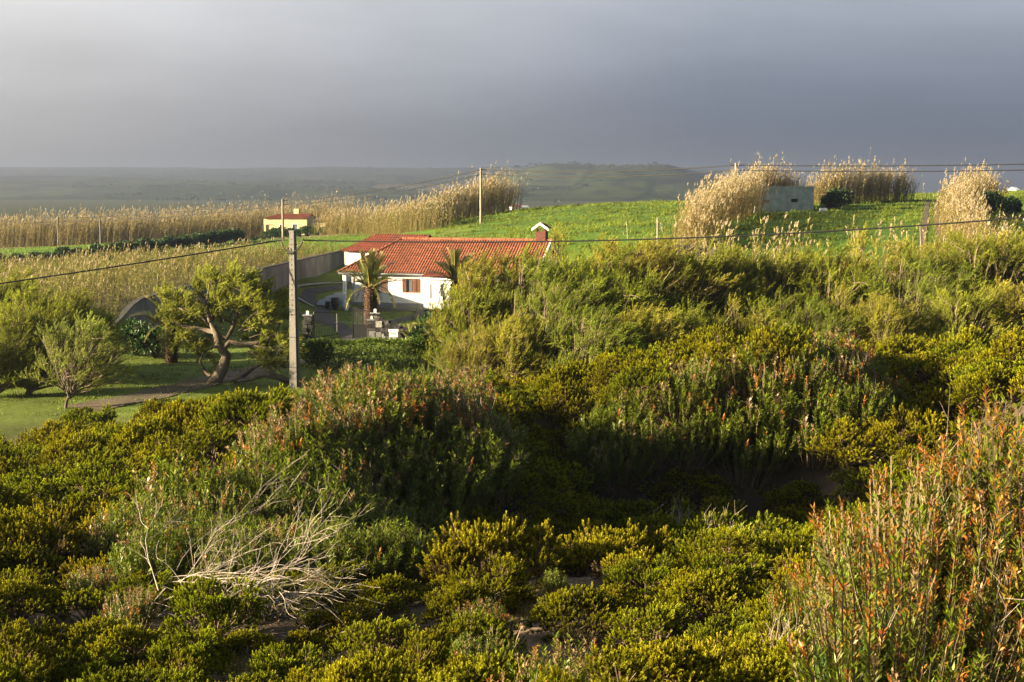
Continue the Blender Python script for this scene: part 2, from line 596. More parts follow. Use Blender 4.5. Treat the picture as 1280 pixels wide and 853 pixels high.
# ------------------------------------------------------------------ plant meshes
def rand_dirs(n, zmin=-1.0, r=rng):
    z = r.uniform(zmin, 1, n)
    t = r.uniform(0, 2 * PI, n)
    q = np.sqrt(np.maximum(0, 1 - z * z))
    return np.stack([q * np.cos(t), q * np.sin(t), z], 1)


def perp(D, r=rng):
    return nrm(np.cross(D, nrm(r.normal(size=D.shape))))


def heath_geo(seed, lobes=30, tufts=42, nper=44, tall=.8, lean=.15, hue=0.0, dry=.03):
    """Unit heath bush: half-width about 1, height about tall+.2; returns foliage and stem geometry."""
    r = np.random.default_rng(seed)
    ld = rand_dirs(lobes, -.05, r)
    rad = r.uniform(.62, .98, lobes)
    lc = ld * rad[:, None] * np.array([1, 1, tall])
    lc[:, 2] += .08
    fg, sg = Geo(), Geo()
    P, A, Ls, Cc = [], [], [], []
    for i in range(lobes):
        n = int(tufts * r.uniform(.7, 1.3))
        lobr = r.uniform(.17, .31)
        d = rand_dirs(n, -.35, r)
        p = lc[i] + d * lobr * r.uniform(.55, 1.0, (n, 1))
        ax = nrm(.75 * d + .55 * ld[i] + np.array([lean, 0, .55]) + r.normal(0, .18, (n, 3)))
        P.append(p)
        A.append(ax)
        Ls.append(r.uniform(.09, .155, n))
        b = r.uniform(.75, 1.2) * r.uniform(.85, 1.15, n)
        warm = r.uniform(-.15, .25)
        cc = np.stack([(.33 + .05 * warm + hue * 1.5) * b, .325 * b, .012 * b], 1)
        if r.uniform() < dry:
            cc = np.stack([.20 * b, .14 * b, .065 * b], 1)
        Cc.append(cc)
        sg.tube([np.array([0, 0, 0]) + r.normal(0, .06, 3) * [1, 1, 0], lc[i] * .45 + r.normal(0, .05, 3), lc[i]], [.03, .018, .007], (.13, .09, .06), k=4)
        e = r.choice(n, min(n, 7), replace=False)
        sg.sticks(np.repeat(lc[i:i + 1] * .85, len(e), 0), p[e], .008, .004, (.15, .10, .06))
    P, A, Ls, Cc = np.concatenate(P), np.concatenate(A), np.concatenate(Ls), np.concatenate(Cc)
    n = len(P)
    t = r.uniform(0, 1, (n, nper))
    AA = np.repeat(A[:, None], nper, 1)
    S = perp(AA.reshape(-1, 3), r).reshape(n, nper, 3)
    spread = (.95 - .6 * t)[..., None]
    D = nrm(AA + S * spread)
    base = P[:, None] + AA * (t * Ls[:, None] * .8)[..., None]
    L = Ls[:, None] * (.42 - .2 * t) * r.uniform(.8, 1.2, (n, nper))
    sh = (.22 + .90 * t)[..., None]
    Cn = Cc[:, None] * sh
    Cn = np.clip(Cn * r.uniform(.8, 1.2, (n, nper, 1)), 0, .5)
    S2 = perp(D.reshape(-1, 3), r)
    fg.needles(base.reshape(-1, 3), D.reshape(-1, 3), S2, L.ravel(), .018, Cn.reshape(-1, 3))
    return fg, sg


def glossy_geo(seed, stems=70, leaves_per=34, red=.5, spread=.75, leaf=.086, lw=.021, h=1.0, bare=8, warm=.6, tipc=1.0, green=(.115, .15, .009)):
    """Unit upright glossy-leaved shrub, height about h; reddish young shoots at the stem tips."""
    r = np.random.default_rng(seed)
    fg, sg = Geo(), Geo()
    tg = sg
    for i in range(stems):
        a, q = r.uniform(0, 2 * PI), math.sqrt(r.uniform(0, 1))
        foot = np.array([math.cos(a) * q * spread * .45, math.sin(a) * q * spread * .45, 0])
        top = np.array([math.cos(a) * q * spread * .95 + r.normal(0, .06) + .08, math.sin(a) * q * spread * .95 + r.normal(0, .06), h * (1.05 - .42 * q * q) * r.uniform(.8, 1.12)])
        mid = (foot + top) / 2 + np.array([math.cos(a), math.sin(a), 0]) * .06 * q + r.normal(0, .03, 3)
        tt = np.linspace(0, 1, 6)[:, None]
        curve = (1 - tt) ** 2 * foot + 2 * tt * (1 - tt) * mid + tt ** 2 * top
        sg.tube(curve, np.linspace(.011, .004, 6), (.17, .12, .07), k=3)
        n = int(leaves_per * r.uniform(.7, 1.3))
        t = np.sort(r.uniform(.3, 1.0, n)) ** .8
        tt = t[:, None]
        p = (1 - tt) ** 2 * foot + 2 * tt * (1 - tt) * mid + tt ** 2 * top
        ax = nrm(2 * (1 - tt) * (mid - foot) + 2 * tt * (top - mid))
        s = perp(ax, r)
        d = nrm(ax * r.uniform(.5, 1.3, (n, 1)) + s * r.uniform(.6, 1.0, (n, 1)))
        side = nrm(np.cross(d, ax) + r.normal(0, .25, (n, 3)))
        isred = r.uniform() < red
        b = r.uniform(.7, 1.4, (n, 1))
        cg = np.array(green) * b
        redf = np.where(isred, smooth(.72 if tipc == 1 else .8, .93 if tipc == 1 else .97, t), 0)[:, None] * r.uniform(.3, 1, (n, 1))
        cr = np.array([.50, .135, .03]) * r.uniform(.7, 1.3, (n, 1)) if r.uniform() < warm else np.array([.42, .24, .16]) * r.uniform(.7, 1.2, (n, 1))
        cc = cg * (1 - redf) + cr * tipc * redf
        fg.leaves(p, d, side, leaf * r.uniform(.7, 1.25, n) * (1 - .35 * redf[:, 0]), lw * r.uniform(.8, 1.2, n), cc)
    for i in range(bare):
        a, q = r.uniform(0, 2 * PI), math.sqrt(r.uniform(0, 1))
        b0 = np.array([math.cos(a) * q * spread * .8, math.sin(a) * q * spread * .8, h * .45])
        tw = b0 + np.array([r.normal(.05, .06), r.normal(0, .06), h * r.uniform(.45, .68)])
        m_ = (b0 + tw) / 2 + r.normal(0, .03, 3)
        tg.tube([b0, m_, tw], [.0035, .0026, .0012], (.30, .24, .19), k=3)
        k = 4
        tk = r.uniform(.3, .95, k)[:, None]
        pp = b0 + (tw - b0) * tk
        tg.sticks(pp, pp + np.stack([r.normal(0, .06, k), r.normal(0, .06, k), r.uniform(.04, .12, k)], 1), .0018, .0009, (.30, .24, .19))
    return fg, sg


def feather(fg, P, A, L, C, r, nper=26, lean=np.array([.5, 0, .0]), width=.012, open_=.55):
    """Feathery sprays: an axis that bends with the wind, covered in short fine leaves."""
    n = len(P)
    t = r.uniform(.05, 1, (n, nper))
    A2 = nrm(A + lean * r.uniform(.4, 1.0, (n, 1)))
    ax = nrm(A[:, None] * (1 - t)[..., None] + A2[:, None] * t[..., None])
    base = P[:, None] + (A[:, None] * (t - .5 * t * t)[..., None] + A2[:, None] * (.5 * t * t)[..., None]) * L[:, None, None]
    S = perp(ax.reshape(-1, 3), r).reshape(n, nper, 3)
    D = nrm(ax + S * open_)
    Ln = L[:, None] * (.30 - .14 * t) * r.uniform(.7, 1.3, (n, nper))
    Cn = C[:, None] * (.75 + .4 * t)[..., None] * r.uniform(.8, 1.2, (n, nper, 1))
    D2 = D.reshape(-1, 3)
    fg.needles(base.reshape(-1, 3), D2, perp(D2, r), Ln.ravel(), width, np.clip(Cn.reshape(-1, 3), 0, .6))


def bez(p0, p1, p2, n=7):
    t = np.linspace(0, 1, n)[:, None]
    return (1 - t) ** 2 * p0 + 2 * t * (1 - t) * p1 + t ** 2 * p2


def tamarisk_geo(seed, clusters=34, subs=11, sprays=11, w=1.0, h=1.0, low=.12, lean=.22, hue=(.135, .165, .02), trunk_r=.035, nper=26, bark_c=(.19, .14, .10), crown_r=.2, spray_l=.095):
    """Unit wind-swept tamarisk: half-width about w/2 .. height h. Returns crown, branches and trunk geometry."""
    r = np.random.default_rng(seed)
    fg, bg, tg = Geo(), Geo(), Geo()
    fork = np.array([r.normal(0, .04), r.normal(0, .04), h * low])
    foot = np.array([-.05, 0, -.05])
    tg.tube(bez(foot, np.array([fork[0] - .08, fork[1] + .04, h * low * .5]), fork, 8), np.linspace(trunk_r, trunk_r * .7, 8), (1, 1, 1), k=8)
    d = rand_dirs(clusters, -.75, r)
    q = r.uniform(.5, 1.0, clusters) ** .6
    cen = np.stack([d[:, 0] * w * .47, d[:, 1] * w * .38, h * .5 + d[:, 2] * h * .44], 1) * q[:, None] + np.array([0, 0, h * .5]) * (1 - q[:, None])
    cen[:, 0] += lean * (cen[:, 2] / h) * .5 * w
    allP, allA, allL, allC = [], [], [], []
    for i in range(clusters):
        c0 = cen[i]
        m1 = fork * .5 + c0 * .5 + np.array([r.normal(-.05, .05), r.normal(0, .05), r.normal(-.03, .05)])
        crv = bez(fork + r.normal(0, .015, 3), m1, c0, 7)
        tg.tube(crv, np.linspace(trunk_r * .5, .006, 7), (1, 1, 1), k=5)
        cr = r.uniform(.75, 1.25) * crown_r
        tone = r.uniform(.75, 1.25)
        brown = r.uniform(0, .35)
        for j in range(subs):
            s0 = crv[r.integers(2, 7)]
            dd = rand_dirs(1, -.4, r)[0] * np.array([1, .9, .8])
            e = c0 + dd * cr * r.uniform(.6, 1.1) + np.array([lean * .25 * cr, 0, .05 * cr])
            m2 = (s0 + e) / 2 + r.normal(0, .02, 3)
            bg.tube(bez(s0, m2, e, 4), np.linspace(.0045, .0015, 4), np.array(bark_c) * r.uniform(.7, 1.5), k=3, cap=False)
            n = int(sprays * r.uniform(.6, 1.4))
            t = r.uniform(.35, 1.0, n)[:, None]
            p = (1 - t) ** 2 * s0 + 2 * t * (1 - t) * m2 + t ** 2 * e
            a = nrm(nrm(e - s0) * .9 + np.array([lean * 1.6, 0, .5]) + r.normal(0, .42, (n, 3)))
            allP.append(p)
            allA.append(a)
            allL.append(r.uniform(.6, 1.35, n) * spray_l)
            b = tone * r.uniform(.7, 1.3, (n, 1))
            cc = np.array(hue) * b
            cc = cc * (1 - brown * .6) + np.array((.20, .135, .05)) * b * brown * .6
            allC.append(cc)
    P, A, L_, C_ = np.concatenate(allP), np.concatenate(allA), np.concatenate(allL), np.concatenate(allC)
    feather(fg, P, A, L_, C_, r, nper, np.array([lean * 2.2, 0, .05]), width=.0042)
    return fg, bg, tg


def cane_geo(bases, hts, seed, green=.2, leaves_per=10, lean=.10, plume_p=.75, width=1.0):
    """Canes on given feet: stems with arching strap leaves, and feathery plumes. Returns stalk and plume geometry."""
    r = np.random.default_rng(seed)
    n = len(bases)
    sg, pg = Geo(), Geo()
    ld = np.stack([r.normal(lean, .10, n), r.normal(0, .10, n), np.ones(n)], 1)
    A = nrm(ld)
    tip = bases + A * hts[:, None] + np.stack([lean * .35 * hts, 0 * hts, 0 * hts], 1)
    mid = bases + A * hts[:, None] * .55
    gmix = np.clip(r.normal(green, .22, n), 0, 1)[:, None]
    tone = r.uniform(.75, 1.2, (n, 1))
    tan = np.array((.39, .30, .135))
    grn = np.array((.18, .19, .04))
    C_ = (tan * (1 - gmix) + grn * gmix) * tone
    sg.sticks(bases, mid, .016 * width, .012 * width, C_)
    sg.sticks(mid, tip, .012 * width, .005 * width, C_)
    k = leaves_per
    t = r.uniform(.25, .98, (n, k))
    P = np.where((t < .55)[..., None], bases[:, None] + (mid - bases)[:, None] * (t / .55)[..., None], mid[:, None] + (tip - mid)[:, None] * ((t - .55) / .45)[..., None])
    a = r.uniform(0, 2 * PI, (n, k))
    out = np.stack([np.cos(a) + .45, np.sin(a), np.zeros_like(a)], -1)
    D = nrm(out * .8 + np.array([0, 0, .9]) + r.normal(0, .2, (n, k, 3)))
    L = r.uniform(.3, .62, (n, k)) * np.minimum(1, hts[:, None] / 3.0)
    S = nrm(np.cross(D, np.array([0, 0, 1.])))
    W = .05 * width
    Cl = (C_[:, None] * r.uniform(.7, 1.25, (n, k, 1)))
    P2 = P.reshape(-1, 3)
    D2 = D.reshape(-1, 3)
    L2 = L.reshape(-1)
    S2 = S.reshape(-1, 3)
    dr = nrm(D2 * np.array([1, 1, .1]) + np.array([.15, 0, -.55]))
    m_ = P2 + D2 * L2[:, None] * .55
    e = m_ + dr * L2[:, None] * .5
    w1 = S2 * W * .5
    V = np.stack([P2 - w1 * .7, P2 + w1 * .7, m_ + w1, m_ - w1, e], 1)
    nn = len(P2)
    ids = np.arange(nn)[:, None] * 5
    sg.add(V.reshape(-1, 3), ids + np.array([[0, 1, 2, 3]]), np.repeat(Cl.reshape(-1, 3), 5, 0))
    b = sg.n - nn * 5
    sg.F.append(ids + np.array([[3, 2, 4]]) + b)
    sg.M.append(np.zeros(nn, int))
    has = r.uniform(size=n) < plume_p
    bp, tt = tip[has], A[has]
    q = len(bp)
    if q:
        kp = 16
        tq = r.uniform(0, 1, (q, kp))
        pl = r.uniform(.4, .7, q) * np.minimum(1, hts[has] / 3.0)
        pax = nrm(tt + np.array([lean * 1.5, 0, 0]))
        pb = bp[:, None] + pax[:, None] * (tq * pl[:, None] * .75)[..., None] - pax[:, None] * .05
        ss = perp(np.repeat(pax[:, None], kp, 1).reshape(-1, 3), r).reshape(q, kp, 3)
        pd = nrm(pax[:, None] + ss * .32)
        pc = np.array((.50, .41, .27)) * r.uniform(.75, 1.2, (q, kp, 1))
        plen = (pl[:, None] * (.5 - .25 * tq))
        pdd = pd.reshape(-1, 3)
        pg.leaves(pb.reshape(-1, 3), pdd, perp(pdd, r), plen.ravel(), .032 * width, pc.reshape(-1, 3))
    return sg, pg


# ------------------------------------------------------------------ shrub prototypes (shared meshes)
HEATH = []
for i in range(6):
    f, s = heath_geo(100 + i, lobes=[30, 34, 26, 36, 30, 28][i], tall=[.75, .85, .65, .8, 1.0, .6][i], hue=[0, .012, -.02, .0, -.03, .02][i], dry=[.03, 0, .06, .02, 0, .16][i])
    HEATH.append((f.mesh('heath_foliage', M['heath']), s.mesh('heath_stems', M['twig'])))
GLOSSY = []
for i in range(6):
    f, s = glossy_geo(200 + i, stems=[85, 95, 80, 90, 85, 75][i], leaves_per=52, warm=[.25, .3, .5, .95, .3, .85][i], red=[.65, .3, .06, .6, .03, .5][i], bare=[7, 4, 2, 11, 1, 5][i])
    GLOSSY.append((f.mesh('glossy_foliage', M['glossy']), s.mesh('glossy_stems', M['twig'])))
for i in range(3):
    f, s = glossy_geo(230 + i, stems=135, leaves_per=64, red=[.8, .9, .6][i], warm=[.95, .85, .8][i], spread=.62, leaf=.055, lw=.0125, bare=[4, 3, 5][i], tipc=.85)
    GLOSSY.append((f.mesh('glossy_foliage', M['glossy']), s.mesh('glossy_stems', M['twig'])))
TAMA = []
for i in range(6):
    f, b, t = tamarisk_geo(300 + i, hue=[(.26, .29, .028), (.29, .28, .035), (.21, .265, .028), (.28, .26, .04), (.235, .28, .025), (.30, .275, .04)][i], w=[1.15, 1.0, 1.2, 1.1, 1.0, 1.25][i])
    TAMA.append((f.mesh('tamarisk_crown', M['tamarisk']), b.mesh('tamarisk_twigs', M['twig']), t.mesh('tamarisk_trunk', M['bark'], True)))


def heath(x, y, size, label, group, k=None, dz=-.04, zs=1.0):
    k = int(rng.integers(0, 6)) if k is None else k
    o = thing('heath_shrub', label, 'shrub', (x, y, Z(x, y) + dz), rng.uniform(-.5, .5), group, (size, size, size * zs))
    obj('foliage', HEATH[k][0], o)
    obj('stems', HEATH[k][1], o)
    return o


def glossy(x, y, size, label, group, k=None, dz=-.04, zs=1.0):
    k = int(rng.integers(0, 6)) if k is None else k
    o = thing('glossy_shrub', label, 'shrub', (x, y, Z(x, y) + dz), rng.uniform(-.6, .6), group, (size, size, size * zs))
    obj('foliage', GLOSSY[k][0], o)
    obj('stems', GLOSSY[k][1], o)
    return o


def tamarisk(x, y, size, label, group, k=None, dz=-.05, zs=1.0, rz=None):
    k = int(rng.integers(0, 6)) if k is None else k
    o = thing('tamarisk_tree', label, 'tree', (x, y, Z(x, y) + dz), rng.uniform(-.5, .5) if rz is None else rz, group, (size, size, size * zs))
    obj('crown', TAMA[k][0], o)
    obj('twigs', TAMA[k][1], o)
    obj('trunk', TAMA[k][2], o)
    return o


# ------------------------------------------------------------------ foreground scrub
G1 = [(130, 650), (300, 560), (430, 478), (575, 480), (610, 540), (590, 620), (560, 660), (420, 690), (200, 690)]
G2 = [(720, 530), (800, 470), (900, 440), (1060, 435), (1095, 490), (1020, 545), (900, 570), (780, 570)]
G3 = [(985, 700), (1100, 590), (1280, 490), (1400, 480), (1400, 900), (1060, 900)]
SAND = [[(-20, 655), (115, 640), (120, 668), (-20, 695)], [(610, 705), (720, 700), (735, 760), (660, 790), (650, 870), (600, 870), (600, 800), (640, 760)],
        [(-20, 785), (80, 760), (140, 775), (80, 830), (-20, 845)], [(330, 815), (450, 805), (470, 830), (420, 870), (330, 870)],
        [(640, 800), (740, 820), (760, 880), (640, 880)]]
placed = []


def clear(x, y, rad):
    zz_ = Z(x, y)
    for (a, b, q) in placed:
        if abs(a - x) > 3 or abs(b - y) > 3:
            continue
        if (a - x) ** 2 + (b - y) ** 2 + 1.6 * (Z(a, b) - zz_) ** 2 < (.82 * (q + rad) * .78) ** 2:
            return False
    return True


# hand-placed foreground bushes: (px centre, py at foot, depth, half-width m, label)
HAND = [
    (585, 775, 21.3, .72, 'round heath bush with sunlit top standing alone beside the bare sand'),
    (545, 835, 18.6, .62, 'low heath bush nearest the bottom edge, in front of the round bush'),
    (480, 845, 18.2, .42, 'small heath bush at the bottom edge beside the low wide bush'),
    (730, 800, 20.5, .80, 'broad heath bush right of the bare sand hollow'),
    (800, 850, 17.8, .55, 'small heath bush at the bottom edge right of the dry stalk'),
    (820, 780, 19.6, .75, 'heath bush between the broad bush and the tall twiggy heath'),
    (890, 730, 20.6, .85, 'rounded heath bush rising against the dark hollow'),
    (850, 830, 17.4, .62, 'heath bush with brownish underside at the lower edge'),
    (960, 790, 16.0, .85, 'tall bright heath bush left of the orange tipped shrubs'),
    (1010, 850, 14.2, .75, 'olive heath bush at the foot of the orange tipped shrubs'),
    (920, 850, 15.8, .55, 'low heath bush at the bottom edge left of the olive bush'),
    (110, 790, 21.5, .70, 'rounded heath bush above the sandy patch at lower left'),
    (130, 840, 19.0, .62, 'heath bush with flat top below the sandy patch'),
    (40, 845, 18.8, .60, 'heath bush in the bottom left corner'),
    (240, 845, 18.6, .55, 'bright heath bush just below the dead branches'),
    (310, 830, 19.2, .42, 'small heath bush under the right end of the dead branches'),
    (440, 790, 20.6, .75, 'heath bush right of the dead branches, on the sand edge'),
    (430, 715, 24.0, .78, 'heath bush with bright top behind the dead branches'),
    (490, 745, 22.8, .62, 'heath bush between the dead branches and the round bush'),
    (380, 820, 19.5, .42, 'small heath bush in front of the dead branches'),
    (20, 770, 22.5, .65, 'heath bush at the left edge above the sand'),
    (30, 720, 25.5, .80, 'dark heath bush at the left edge below the sandy path'),
    (130, 715, 25.0, .80, 'dark heath bush below the glossy thicket'),
    (200, 770, 22.0, .45, 'small heath bush left of the dead branches'),
    (690, 745, 23.5, .28, 'tiny heath bush on the bare sand'),
    (1060, 845, 12.0, .35, 'yellowish heath bush at the bottom edge among glossy leaves'),
    (1230, 850, 10.8, .35, 'yellowish heath sprig in the bottom right corner'),
    (640, 700, 26.5, .55, 'shaded heath bush at the foot of the dark slope'),
    (540, 690, 26.5, .75, 'shaded heath bush behind the round bush'),
]
for i, (px, py, d, r_, lab) in enumerate(HAND):
    p = at(px, py, d)
    heath(p[0], p[1], r_, lab, None, k=[0, 1, 3, 0, 5, 2][i % 6], zs=.95)
    placed.append((p[0], p[1], r_))


def zone_of(px, py, d):
    if d < 27:
        return ('heath bush in the open scrub around the sand and dead branches', 'heath bushes of the near scrub')
    if px < 470 and py < 560 and d > 42:
        return ('yellow-green heath bush in the dense belt below the lawn', 'heath bushes of the belt below the lawn')
    if px < 330:
        return ('heath bush in the tangle above the sandy path at left', 'heath bushes above the sandy path')
    if px < 780 and py < 560 and d > 40:
        return ('bright heath bush in the sunlit patch below the big tamarisks', 'heath bushes below the big tamarisks')
    if px > 1040 and py < 540:
        return ('bright heath bush on the rise at the right edge', 'heath bushes on the right rise')
    return ('deeply shaded heath bush on the dark slope of the hollow', 'heath bushes of the dark slope')


n_h = n_g = 0
placed += [(-4.7, 21.5, .55), (-3.7, 21.3, .55)]      # room for the dead branches
# candidates from near to far, bigger bushes further away
cand = []
for d in np.arange(10.5, 64, .3):
    for _ in range(int(3 + d * .75)):
        y = d + rng.uniform(-.2, .2)
        x = rng.uniform(-.42, .42) * y
        cand.append((x, y))
cand = np.array(cand)
cz = zg(cand[:, 0], cand[:, 1])
for (x, y), z in zip(cand, cz):
    bx, by = proj(x, y, z)
    hgt = .55 if y < 24 else (1.0 if y < 34 else 1.35)
    tx, ty = proj(x, y, z + hgt)
    if tx < -90 or tx > 1370 or ty > 900:
        continue
    if any(in_poly(np.array(bx), np.array(by), s) for s in SAND):
        continue
    isg = any(in_poly(np.array(tx), np.array(ty), q) for q in (G1, G2, G3))
    if in_poly(np.array(tx), np.array(ty), [(a_, b_ + 75) for a_, b_ in G3]) and y > 17:
        continue
    if isg and y > 17 and in_poly(np.array(tx), np.array(ty), G3):
        isg = False
    if y > 60.5 and tx < 560:
        continue
    if y > 62:
        continue
    if isg:
        s = rng.uniform(.7, .9) if y < 17 else rng.uniform(1.5, 2.0)
        if y < 17:
            s = rng.uniform(1.0, 1.3) if bx < 1110 else rng.uniform(1.3, 1.6) if bx < 1190 else rng.uniform(1.45, 1.75)
        elif y < 31:
            s = rng.uniform(1.0, 1.3)
        rad = s * (.36 if y < 17 else .42)
        if not clear(x, y, rad):
            continue
        if y < 17:
            k = int(rng.choice([6, 7, 8, 6, 7]))
            lab, grp = 'orange tipped glossy shrub in the tall thicket at lower right', 'glossy shrubs of the lower right thicket'
        elif bx < 700:
            k = int(rng.choice([0, 0, 1, 5, 0, 2] if ty < 545 else [2, 4, 1, 2]))
            lab, grp = 'reddish tipped glossy shrub on the sunlit spur at left centre', 'glossy shrubs of the left spur'
        else:
            k = int(rng.choice([0, 5, 1, 1, 2] if ty < 500 else [2, 4, 2, 1]))
            lab, grp = 'red tipped glossy shrub on the crest right of centre', 'glossy shrubs of the right crest'
        glossy(x, y, s, lab, grp, k)
        n_g += 1
    else:
        s = rng.uniform(.5, .8) if y < 24 else (rng.uniform(.85, 1.3) if y < 34 else rng.uniform(1.25, 1.9))
        rad = s * (1.18 if y < 25 else 1.02)
        if y > 44 and tx < 600 and proj(x, y, z + .95 * s)[1] < np.interp(tx, [-100, 0, 130, 250, 420, 600], [560, 540, 508, 484, 476, 468]):
            continue
        if not clear(x, y, rad):
            continue
        if y < 26 and rng.uniform() < .09:
            glossy(x, y, s * 1.1, 'small glossy shrub growing among the near heath bushes', 'small glossy shrubs of the near scrub', int(rng.choice([0, 2, 8])))
            placed.append((x, y, rad * .7))
            continue
        lab, grp = zone_of(tx, ty, y)
        heath(x, y, s, lab, grp, zs=rng.uniform(.75, 1.25) * (1.0 if y < 34 else .92))
        n_h += 1
    placed.append((x, y, rad))
n_f = 0
for _ in range(900):
    x, y = rng.uniform(-3, 13.5), rng.uniform(36, 49.5)
    z = Z(x, y)
    if n_f >= 46:
        break
    if all((a - x) ** 2 + (b - y) ** 2 + (Z(a, b) - z) ** 2 > (1.0 if q > .8 else .8) ** 2 for a, b, q in placed if abs(b - y) < 2 and abs(a - x) < 2):
        heath(x, y, rng.uniform(.8, 1.15), 'deeply shaded heath bush on the dark slope of the hollow', 'heath bushes of the dark slope')
        placed.append((x, y, .9))
        n_f += 1
print('heath', n_h, 'glossy', n_g, 'filled', n_f)

# ------------------------------------------------------------------ dead branch tangle
def dead_tangle(seed, n_main, w, d, h, r0):
    r = np.random.default_rng(seed)
    g = Geo()

    def grow(p, dirv, ln, rad, lev):
        k = 8
        pts = [p]
        dd = dirv.copy()
        bend = r.normal(0, .05, 3)
        for i in range(k):
            dd = nrm(dd + r.normal(0, .10, 3) + bend + np.array([.02, 0, -.01]))
            pts.append(pts[-1] + dd * ln / k)
        pts = np.array(pts)
        pts[:, 2] = np.maximum(pts[:, 2], .03 + .05 * r.uniform())
        tone = r.uniform(.6, 1.2)
        g.tube(pts, np.linspace(rad, max(rad * .35, .0025), k + 1), np.array((.38, .32, .275)) * tone, k=5 if lev == 0 else 4)
        if lev < 2:
            for j in range([5, 3][lev]):
                i0 = r.integers(2, k + 1)
                nd = nrm(dd * 1.1 + rand_dirs(1, -.6, r)[0] * .7 + np.array([.1, 0, .06]))
                grow(pts[i0], nd, ln * r.uniform(.35, .7), rad * .6, lev + 1)

    for i in range(n_main):
        p = np.array([r.uniform(-w, w * .5), r.uniform(-d, d), r.uniform(.05, h * .5)])
        dr = nrm(np.array([r.uniform(-.2, 1.0), r.uniform(-.7, .5), r.uniform(-.2, .42)]))
        grow(p, dr, r.uniform(.9, 1.9), r0 * r.uniform(.6, 1.2), 0)
    for i in range(7):
        p = np.array([r.uniform(-w * .3, w * .8), r.uniform(-d, d), r.uniform(.3, h * .6)])
        grow(p, nrm(np.array([1, r.uniform(-.3, .3), r.uniform(.15, .5)])), r.uniform(.8, 1.3), r0 * .7, 1)
    return g


p = at(292, 785, 21.6)
tg = thing('dead_branches', 'tangle of bare bleached dead branches lying over the heath at lower left', 'dead branches', (p[0], p[1], Z(p[0], p[1]) + .22), 0, None, .95)
part('branch_tangle', dead_tangle(5, 30, 1.45, 1.1, 1.15, .0095), M['dead'], tg, True)
for (px, py, d, sd, n, lab) in [(900, 580, 37, 11, 4, 'upright bare grey twigs in the shade of the right crest'), (975, 770, 15.5, 12, 4, 'bare grey twigs sticking out left of the orange tipped shrubs'),
                                (840, 560, 39, 13, 4, 'bare grey twigs below the crest, left of the others'), (1000, 720, 14.6, 14, 4, 'bare pale twigs against the dark hollow beside the orange shrubs'),
                                (1140, 720, 10.6, 15, 3, 'bare pale twigs in front of the glossy leaves at lower right')]:
    p = at(px, py, d)
    r = np.random.default_rng(sd)
    g = Geo()
    sc_ = 1.1 if d > 30 else .5
    for i in range(n * 3):
        f = np.array([r.uniform(-.3, .3), r.uniform(-.2, .2), 0]) * sc_
        tp = f + np.array([r.normal(.15, .2), r.normal(0, .15), r.uniform(.9, 1.7)]) * sc_
        crv = bez(f, (f + tp) / 2 + r.normal(0, .08, 3) * sc_, tp, 6)
        g.tube(crv, np.linspace(.014, .004, 6) * sc_, np.array((.36, .29, .23)) * r.uniform(.8, 1.2), k=4)
        for q in range(6):
            b0 = crv[r.integers(2, 6)]
            g.sticks(b0[None], (b0 + np.array([r.normal(.05, .12), r.normal(0, .1), r.uniform(.15, .4)]) * sc_)[None], .006 * sc_, .0025 * sc_, (.34, .28, .22))
    t_ = thing('bare_bush', lab, 'dead bush', (p[0], p[1], Z(p[0], p[1])))
    part('branches', g, M['dead'], t_, True)

# dry flower stalk by the sand
p = at(626, 870, 17.6)
p2 = at(652, 783, 17.9)
g = Geo()
z0 = Z(p[0], p[1])
b0 = np.array([0, 0, 0.])
tp = p2 - np.array([p[0], p[1], z0])
g.tube(bez(b0, tp * .5 + np.array([-.02, 0, .02]), tp, 8), np.linspace(.007, .005, 8), (.42, .33, .2), k=5)
g.tube(bez(b0 + [.05, 0, 0], tp * .45 + np.array([.03, 0, 0]), tp * .82 + np.array([.02, 0, 0]), 8), np.linspace(.006, .003, 8), (.42, .33, .2), k=5)
st = thing('dry_stalk', 'thin dry flower stalk leaning over the sand at the bottom edge', 'dry stalk', (p[0], p[1], z0))
part('stem', g, M['dead'], st)
g = Geo()
dd = rand_dirs(50)
g.needles(np.repeat(tp[None], 50, 0), dd, perp(dd), .055, .012, (.42, .28, .18))
part('seed_head', g, M['dead'], st)

# bright sprig and small glossy plant
for (px, py, d, s, lab) in [(930, 600, 35.5, 1.3, 'bright lit glossy sprig standing out of the dark slope'), (690, 735, 23.2, .42, 'small bright glossy plant beside the sand'),
                            (1085, 800, 11.2, .85, 'dark green narrow leaved bush at lower right'), (1110, 780, 11.4, .8, 'dark green narrow leaved bush just right of its twin')]:
    p = at(px, py, d)
    f, s_ = glossy_geo(int(px), stems=30 if d > 20 else 60, leaves_per=40, red=0, spread=.6, leaf=.13, lw=.03, bare=0, green=(.16, .19, .025) if d > 20 else (.06, .12, .02))
    o = thing('glossy_sprig', lab, 'shrub', (p[0], p[1], Z(p[0], p[1])), 0, None, s)
    part('foliage', f, M['glossy'], o)
    part('stems', s_, M['twig'], o)

